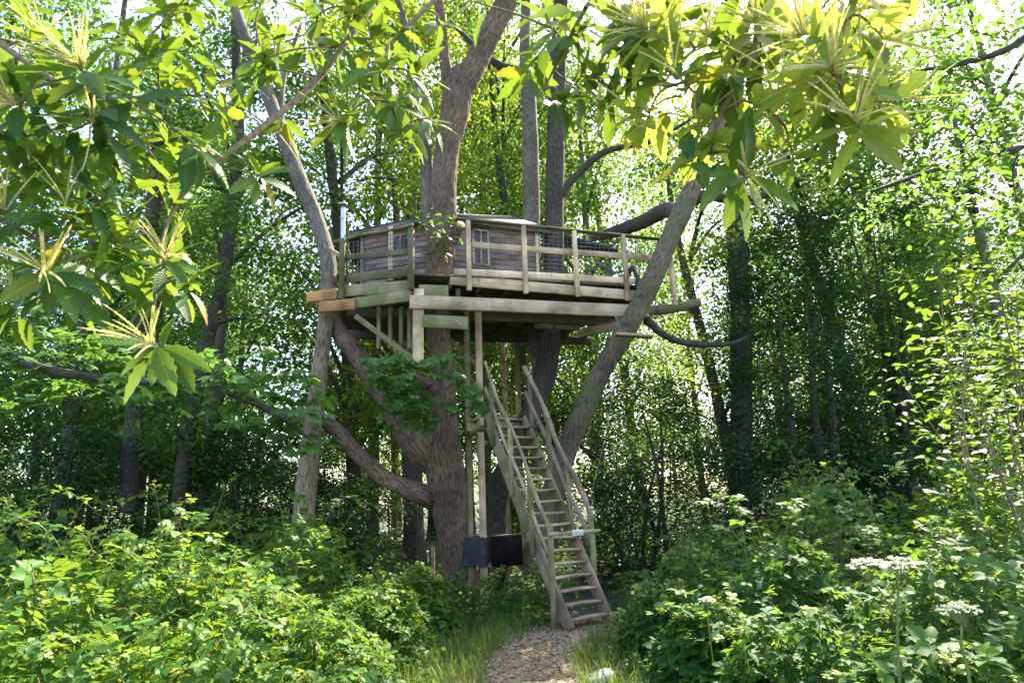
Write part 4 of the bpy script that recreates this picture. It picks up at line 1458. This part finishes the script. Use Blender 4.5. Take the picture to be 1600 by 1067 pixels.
def bramble(name, label, x, y, h, r, n_cane, per_cane, size, mat, group=None, ind=110, fill=500, key='bramble', seed=0):
    t = empty(name, (x, y, 0), label, 'bush', group)
    P, D, Nn, tips = [], [], [], []
    for k in range(n_cane):
        a = RNG.uniform(0, 6.28)
        b = np.array([x + RNG.normal(0, r * .25), y + RNG.normal(0, r * .25), 0])
        reach = r * RNG.uniform(.5, 1.15)
        top = h * RNG.uniform(.65, 1.22)
        up_ = random.random() < .4
        d = np.array([math.cos(a), math.sin(a), 0])
        pts = []
        for q_ in range(6):
            s = q_ / 5
            z = top * (math.sin(s * (1.45 if up_ else 2.05)) / 1.0)
            pts.append((*(b + d * reach * (s ** 1.35) * (.5 if up_ else 1) + (0, 0, z) + RNG.normal(0, .015, 3)), .007 * (1 - .75 * s)))
        tube('cane', pts, 'cane', t, 5, 12)
        S = spline(pts, 40)[:, :3]
        for s in (.9, .94, .97, 1.0):
            sd = RNG.uniform(0, 6.28)
            tips.append((S[min(39, int(s * 39))], np.array([math.cos(sd), math.sin(sd), .5]) + d * .4))
        for s in np.linspace(.22, .92, per_cane):
            q_ = min(39, int(s * 39))
            sd = RNG.uniform(0, 6.28)
            ld = np.array([math.cos(sd), math.sin(sd), RNG.uniform(-.1, .5)]) + d * .3
            P.append(S[q_])
            D.append(ld)
            Nn.append(np.array([0, 0, 1.]) + RNG.normal(0, .35, 3) + d * .3 - unit(np.array([x, y, 0])) * .25)
    n1 = len(P)
    # leaves of the older growth between the canes, mostly on the dome's shell
    a = RNG.uniform(0, 6.28, fill)
    e = np.arccos(RNG.uniform(0.02, 1, fill))
    rad_ = RNG.uniform(.55, 1.0, fill) ** .5
    fp = np.c_[x + np.sin(e) * np.cos(a) * r * rad_, y + np.sin(e) * np.sin(a) * r * rad_, np.cos(e) * h * .92 * rad_ + .05]
    fp[:, 2] *= 1 + .22 * vnoise(np.c_[fp[:, 0] * 2.2, fp[:, 1] * 2.2, fp[:, 2] * 0], 33)
    fd = np.c_[np.cos(a), np.sin(a), RNG.uniform(-.6, .2, fill)] + RNG.normal(0, .5, (fill, 3))
    fn = np.c_[np.cos(a) * .5, np.sin(a) * .5, np.ones(fill)] + RNG.normal(0, .35, (fill, 3))
    P = np.vstack([np.array(P), fp])
    D = np.vstack([np.array(D), fd])
    Nn = np.vstack([np.array(Nn), fn])
    n = len(P)
    S_ = RNG.uniform(.65, 1.2, n) * size
    # leaves seen largest are objects of their own: nearest to the photographer's side and high up
    score = -np.linalg.norm(P - CAM, axis=1) + P[:, 2] * .9 + RNG.normal(0, .2, n)
    o_ = np.argsort(-score)
    for v_ in range(3):
        aidx = o_[:ind][v_::3]
        leaf_objs(t, 'leaf_%s_%d' % (key, v_), BRAM[v_], mat, P[aidx], D[aidx], Nn[aidx], S_[aidx])
    tp_, td_ = np.array([q[0] for q in tips]), np.array([q[1] for q in tips])
    leaf_objs(t, 'leaf_tip', BRAM[1], 'tip', tp_, td_, up_normals(len(tp_), .3), RNG.uniform(.45, .75, len(tp_)) * size, 'young_leaf')
    bidx = o_[ind:]
    stuff(link('foliage', scatter('foliage', BRAM_LO, P[bidx], D[bidx], Nn[bidx], S_[bidx], mat), t))
    return t


LEFT = [(-4.9, 5.4, 1.75, 1.0), (-3.5, 4.7, 1.35, .85), (-2.3, 4.9, 1.0, .75), (-3.8, 6.6, 1.70, 1.0), (-2.7, 6.6, 1.40, .9), (-1.75, 6.2, .85, .65), (-5.6, 7.6, 1.95, 1.1),
        (-1.75, 8.0, .95, .7), (-4.2, 8.6, 1.85, 1.1), (-2.8, 8.8, 1.6, .95), (-1.5, 5.2, .55, .5), (-6.4, 5.9, 1.9, 1.0), (-1.45, 9.7, .75, .6), (-3.6, 10.3, 1.7, 1.0)]
LEFT_LABELS = ['tall sunlit bramble in the bank under the low drooping catkin bough', 'mid-height sunlit bramble at the front of the bank below the shaded sycamore branch',
               'low sunlit bramble in the front row of the bank, one bush off the path', 'tall bramble in the middle of the bank below the straight dark tree',
               'bramble in the middle of the bank below the bent dark tree', 'low bramble beside the grassy path edge, before the slim pale-barked tree',
               'tall bramble at the far end of the bank below the shaded sycamore branch', 'knee-high bramble between the path and the foot of the forked trunk',
               'tall bramble at the back of the bank before the straight dark tree', 'tall bramble at the back of the bank hiding the slim pale-barked trunk',
               'smallest bramble of the bank, in the grass of the path edge', 'tallest bramble at the outer end of the sunlit bank',
               'knee-high bramble just before the thin marker post', 'shaded bramble behind the bank at the foot of the slim pale-barked tree']
RIGHT_LABELS = ['low bramble at the path edge before the foot of the stairs', 'low bramble at the path edge beside the small white umbel', 'broad bramble between the staircase foot and the tall umbel',
                'bramble right behind the tall two-headed umbel plant', 'tall bramble at the back of the thicket below the ivy-clad trunk', 'tall bramble under the pale elder shrub',
                'small bramble behind the path edge near the staircase newel', 'tall bramble below the ivy-smothered tree', 'low broad-leaved bramble in front of the tall umbel stem',
                'broad-leaved bramble beside the single drooping umbel', 'knee-high bramble beside the lowest treads across from the grass', 'tallest bramble at the back below the holly tree',
                'shaded bramble before the low dark bushes by the leaning tree']
for k, (x, y, h, r) in enumerate(LEFT):
    bramble('bramble_bush', LEFT_LABELS[k], x, y, h, r, 12, 16, RNG.uniform(.11, .17), 'bramble', 'brambles of the bank beside the slim tree', 110 if y < 7 else 60, 930, 'bramble')
RIGHT = [(1.75, 6.5, .75, .55), (2.1, 5.5, .85, .6), (2.7, 7.3, 1.45, .85), (3.3, 5.5, 1.25, .8), (3.8, 8.2, 1.75, 1.0), (4.5, 6.6, 1.65, .95), (2.3, 8.9, 1.05, .7), (5.4, 8.4, 2.0, 1.1),
         (2.45, 4.2, .80, .6), (3.4, 4.2, 1.15, .75), (1.6, 8.0, .65, .5), (4.9, 10.6, 2.1, 1.2), (3.1, 10.6, 1.5, .9)]
for k, (x, y, h, r) in enumerate(RIGHT):
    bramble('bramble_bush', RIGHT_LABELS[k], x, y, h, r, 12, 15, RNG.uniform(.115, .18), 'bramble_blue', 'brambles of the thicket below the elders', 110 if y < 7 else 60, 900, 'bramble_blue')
# weeds round the posts and stairs
for k, (x, y, h, r, lab) in enumerate([(.02, 10.3, .50, .38, 'leafy weed clump between the post foot and staircase'), (-.35, 11.4, .60, .45, 'weed clump at the wrapped post foot'),
                                       (1.75, 10.3, .55, .45, 'small bramble beside the lowest tread'), (-1.1, 11.3, .55, .45, 'small bramble at the foot of the forked trunk'), (.45, 11.6, .8, .5, 'dim weed clump underneath the staircase')]):
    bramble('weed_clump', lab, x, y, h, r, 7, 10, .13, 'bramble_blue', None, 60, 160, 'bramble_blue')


# ------------------------------------------------------------------ white umbel flowers
def umbel(name, label, rows, heads, Yd):
    t = empty(name, aty(rows[0][0], rows[0][1], Yd), label, 'flower')
    tube('stem', [(*aty(a, b, Yd), .006) for a, b in rows], 'stem', t, 6, 24)
    for (px, py, fx, fy, rad_) in heads:
        c = aty(px, py, Yd)
        f_ = aty(fx, fy, Yd)
        hd = tube('flower_stalk', [(*f_, .005), (*((c + f_) / 2 + (.004, 0, 0)), .004), (*(c - (0, 0, rad_ * .7)), .004)], 'stem', t, 5, 10)
        n_ = 26
        Pt, st_ = [], []
        for q_ in range(n_):
            a = q_ * 2.4
            rr_ = rad_ * math.sqrt((q_ + .5) / n_)
            Pt.append(c + np.array([math.cos(a) * rr_, math.sin(a) * rr_, .42 * rad_ * (1 - (rr_ / rad_) ** 2) + RNG.normal(0, .003)]))
        b0 = c - np.array([0, 0, rad_ * .7])
        V, F = [], []
        for p in Pt:
            k = len(V)
            for w_ in (b0, p):
                V += [w_ + (-.0012, 0, 0), w_ + (.0012, 0, 0), w_ + (0, .0018, 0)]
            F += [(k, k + 1, k + 4, k + 3), (k + 1, k + 2, k + 5, k + 4), (k + 2, k, k + 3, k + 5)]
        stuff(link('ray', mesh_np('ray', V, [np.array(F)], 'stem'), hd))
        Pf = np.repeat(np.array(Pt), 26, 0) + RNG.normal(0, rad_ * .075, (26 * n_, 3)) * (1, 1, .35)
        stuff(link('floret', scatter('floret', QUAD, Pf, rnd_dirs(len(Pf)), up_normals(len(Pf), .5), RNG.uniform(.006, .012, len(Pf)), 'umbel'), hd))
    return t


umbel('hogweed', 'tall umbel plant with two flat heads above the bramble thicket', [(1408, 1090), (1404, 1040), (1402, 980), (1402, 940)], [(1357, 886, 1401, 975, .085), (1405, 884, 1402, 945, .085)], 3.0)
umbel('hogweed', 'shorter umbel plant with one drooping white head among brambles', [(1520, 1090), (1510, 1040), (1500, 1000)], [(1500, 955, 1502, 1005, .075)], 2.7)
umbel('hogweed', 'small white umbel at the thicket edge near the path', [(1115, 1040), (1110, 1000), (1106, 965)], [(1105, 938, 1106, 966, .07)], 5.6)

# ------------------------------------------------------------------ overhanging sweet chestnut branches
nb = 26
cv, cf = [], []
for k in range(nb):
    t_ = k / (nb - 1)
    r_ = .030 * (1 - .45 * t_) * (1.0 if k % 2 else .55) if 0 < k < nb - 1 else .004
    z = -.16 * t_ * t_
    for j in range(5):
        a = 2 * math.pi * j / 5 + k * .6
        cv.append((t_, math.cos(a) * r_, z + math.sin(a) * r_))
for k in range(nb - 1):
    for j in range(5):
        cf.append((k * 5 + j, k * 5 + (j + 1) % 5, k * 5 + 5 + (j + 1) % 5, k * 5 + 5 + j))
CATKIN = (np.array(cv), np.array(cf), np.zeros((len(cv), 2)))


def chestnut(label, spine, shoots, mat, wood='twig'):
    sp0 = []
    for px, py, r_, Yd in spine:
        sp0.append((*aty(px, py, Yd), r_))
    t = empty('chestnut_branch', sp0[0][:3], label, 'branch')
    tube('branch', sp0, wood, t, 10, 50, lump=.08)
    S = spline(sp0, 80)[:, :3]
    shoots = sorted(shoots, key=lambda q: np.linalg.norm(S - aty(q[0], q[1], q[2]), axis=1).min())
    for sh in shoots:
        px, py, Yd, sc, nl_, nc = sh[:6]
        nc = int(nc * 1.5)
        dark = random.random() < .4
        c = aty(px, py, Yd)
        d_ = np.linalg.norm(S - c, axis=1)
        b = S[np.argmin(d_)]
        ax = unit(c - b) if d_.min() > .04 else np.array([0, 0, -1.])
        ax = unit(ax * .8 + np.array([RNG.normal(0, .25), -.35, RNG.normal(0, .2)]))
        md = (b + c) / 2 + np.array([0, 0, .03]) + RNG.normal(0, .012, 3)
        if d_.min() > .03:
            tw = [(*b, .0065), (*md, .005), (*c, .0032)]
            tube('twig', tw, wood, t, 6, 10)
            S = np.vstack([S, spline(tw, 8)[2:7, :3]])
        # leaves in a spiral round the shoot's last part
        e1 = unit(np.cross(ax, (.1, .2, 1)))
        e2 = np.cross(ax, e1)
        P, D, Nn, S_ = [], [], [], []
        for k in range(nl_):
            a = k * 2.4 + RNG.uniform(-.3, .3)
            back_ = .10 * (k / nl_) * sc
            o_ = e1 * math.cos(a) + e2 * math.sin(a)
            dd = o_ * RNG.uniform(.75, 1.1) + ax * RNG.uniform(.1, .75) + np.array([0, 0, -.18])
            P.append(c - ax * back_)
            D.append(dd)
            Nn.append(np.array([0, 0, 1.]) * .9 + ax * .5 + RNG.normal(0, .3, 3) - np.array([0, .35, 0]))
            S_.append(sc * RNG.uniform(.15, .25))
        P, D, Nn, S_ = map(np.array, (P, D, Nn, S_))
        for v_ in range(3):
            lm = 'chestnut' if dark else mat
            leaf_objs(t, 'leaf_%s_%d' % (lm, v_), CH[v_], lm, P[v_::3], D[v_::3], Nn[v_::3], S_[v_::3])
        if nc:
            P, D = [], []
            for k in range(nc):
                a = k * 2.1 + RNG.uniform(-.4, .4)
                o_ = e1 * math.cos(a) + e2 * math.sin(a)
                D.append(o_ * RNG.uniform(.5, 1.1) + ax * RNG.uniform(.3, 1.0) + np.array([0, -.25, RNG.uniform(.1, .9)]))
                P.append(c + ax * RNG.uniform(.0, .05))
            P, D = np.array(P), np.array(D)
            leaf_objs(t, 'catkin_spike', CATKIN, 'catkin', P, D, up_normals(nc, .2), RNG.uniform(.14, .24, nc) * sc, 'catkin')
    return t


def fillers(n_, x0, x1, y0, y1, Y0, Y1, nl_=7, nc=0, sc=1., keep=lambda x, y: True):
    out = []
    while len(out) < n_:
        x, y = random.uniform(x0, x1), random.uniform(y0, y1)
        if keep(x, y):
            out.append((x, y, random.uniform(Y0, Y1), sc * random.uniform(.85, 1.1), nl_, nc))
    return out


chestnut('chestnut branch of dark leaves and cream catkins with a pale bare bough crossing it', [(640, -80, .022, 3.9), (560, 40, .021, 3.6), (490, 130, .019, 3.4), (400, 207, .017, 3.2), (310, 275, .014, 3.0), (262, 350, .010, 2.9), (245, 440, .007, 2.75), (240, 530, .005, 2.6)],
         [(258, 405, 2.7, 1.0, 9, 9), (241, 540, 2.45, 1.05, 10, 11), (215, 470, 2.75, .9, 8, 0), (300, 455, 2.8, .9, 7, 0), (285, 330, 3.0, .9, 8, 0), (370, 165, 3.2, .9, 8, 0), (335, 175, 3.1, .9, 8, 0), (430, 60, 3.6, .9, 8, 0), (180, 380, 2.8, .9, 8, 0), (320, 240, 3.0, .9, 7, 0), (440, 200, 3.4, .8, 7, 2)] +
         fillers(18, 130, 480, 40, 470, 2.8, 3.6, 8, 0, 1., lambda x, y: not (x > 330 and y > 300)), 'chestnut')
chestnut('chestnut bough with the largest spray of upright cream catkins', [(-160, -40, .02, 2.7), (-40, 40, .016, 2.6), (60, 110, .012, 2.5), (140, 150, .008, 2.5), (250, 150, .004, 2.8)],
         [(128, 110, 2.35, 1.1, 9, 15), (25, 165, 2.4, 1.1, 9, 10), (145, 190, 2.5, 1.0, 9, 4), (215, 165, 2.6, .95, 9, 0), (60, 60, 2.6, 1, 8, 3), (180, 50, 2.8, .95, 8, 0), (245, 90, 2.9, .95, 8, 0), (20, 230, 2.5, 1, 9, 0), (90, 215, 2.5, 1, 9, 0), (160, 240, 2.6, 1, 9, 0)] +
         fillers(18, -20, 330, -40, 260, 2.6, 3.4, 8), 'chestnut')
chestnut('low chestnut bough whose drooping catkins hang beside dark glossy leaves', [(-160, 260, .018, 2.6), (-40, 320, .014, 2.6), (50, 370, .010, 2.6), (130, 410, .005, 2.6)],
         [(75, 425, 2.35, 1.05, 10, 9), (10, 330, 2.5, 1, 9, 7), (100, 330, 2.6, 1, 8, 3), (140, 420, 2.6, .95, 8, 0), (30, 450, 2.6, .9, 7, 4), (120, 470, 2.6, .9, 7, 0), (15, 500, 2.7, .8, 6, 0), (60, 280, 2.7, .95, 8, 0), (150, 320, 2.8, .9, 8, 0)] +
         fillers(16, -20, 220, 200, 450, 2.6, 3.3, 8), 'chestnut')
chestnut('chestnut bough with one wide catkin spray hanging before the forked trunk', [(800, -110, .020, 3.5), (690, -10, .016, 3.3), (610, 70, .011, 3.2), (560, 140, .006, 3.1)],
         [(535, 190, 2.95, 1.0, 10, 12), (600, 110, 3.1, .95, 9, 4), (620, 165, 3.0, .95, 10, 0), (670, 185, 3.0, .95, 9, 0), (655, 120, 3.1, .9, 8, 2), (585, 55, 3.3, .9, 8, 0), (520, 80, 3.3, .9, 8, 3), (630, 215, 3.1, .8, 7, 0), (490, 30, 3.5, .9, 8, 0), (560, 10, 3.4, .9, 8, 0), (690, 40, 3.3, .8, 5, 0), (575, 150, 3.1, .9, 8, 0)] +
         fillers(14, 380, 660, -30, 110, 3.2, 4.0, 8), 'chestnut')
chestnut('chestnut bough with hanging leaves in front of the grey twin stems', [(1010, -110, .018, 2.9), (930, -10, .013, 2.8), (880, 80, .008, 2.8), (850, 140, .004, 2.8)],
         [(745, 5, 2.7, .9, 5, 0), (860, 40, 2.7, .95, 8, 0), (880, 165, 2.8, .95, 9, 0), (930, 120, 2.8, .9, 8, 0), (960, 165, 2.8, .9, 8, 0), (905, 60, 2.8, .9, 8, 0), (975, 60, 2.7, .9, 8, 4), (835, 95, 2.9, .85, 7, 0), (1000, 110, 2.8, .9, 7, 0)] + fillers(12, 800, 1080, -30, 160, 2.7, 3.4, 8), 'chestnut')
chestnut('chestnut bough of cream catkins and leaves tinted pale as if backlit at the brightest gap', [(1400, -120, .016, 2.1), (1340, -20, .012, 2.0), (1310, 70, .009, 1.95), (1315, 140, .006, 1.9), (1340, 200, .004, 1.9)],
         [(1305, 115, 1.85, 1.0, 10, 16), (1340, 195, 1.85, 1.0, 10, 6), (1260, 60, 2.0, 1.0, 9, 10), (1380, 60, 2.0, .95, 9, 6), (1230, 130, 2.0, .9, 8, 5), (1400, 160, 2.0, .9, 8, 2), (1330, 10, 2.0, .95, 8, 8), (1300, 190, 2.0, .9, 8, 3)] + fillers(12, 1200, 1440, -30, 190, 2.0, 2.6, 8, 4), 'chestnut_backlit')
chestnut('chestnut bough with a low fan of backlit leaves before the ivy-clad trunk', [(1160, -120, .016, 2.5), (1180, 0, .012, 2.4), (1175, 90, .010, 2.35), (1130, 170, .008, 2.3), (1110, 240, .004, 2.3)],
         [(1165, 275, 2.15, 1.05, 11, 5), (1060, 120, 2.3, 1.0, 9, 3), (1010, 45, 2.4, 1.0, 9, 11), (1110, 60, 2.4, 1.0, 9, 8), (1090, 190, 2.3, .95, 9, 2), (1180, 40, 2.3, 1, 9, 9), (1140, 130, 2.3, .95, 9, 4), (1075, 255, 2.3, .8, 7, 0), (1010, 190, 2.4, .85, 7, 2), (1200, 170, 2.2, .95, 8, 3), (1120, 230, 2.3, .9, 8, 0), (1240, 250, 2.3, .8, 6, 0)] + fillers(14, 960, 1240, -30, 220, 2.3, 2.9, 8, 3), 'chestnut_backlit')
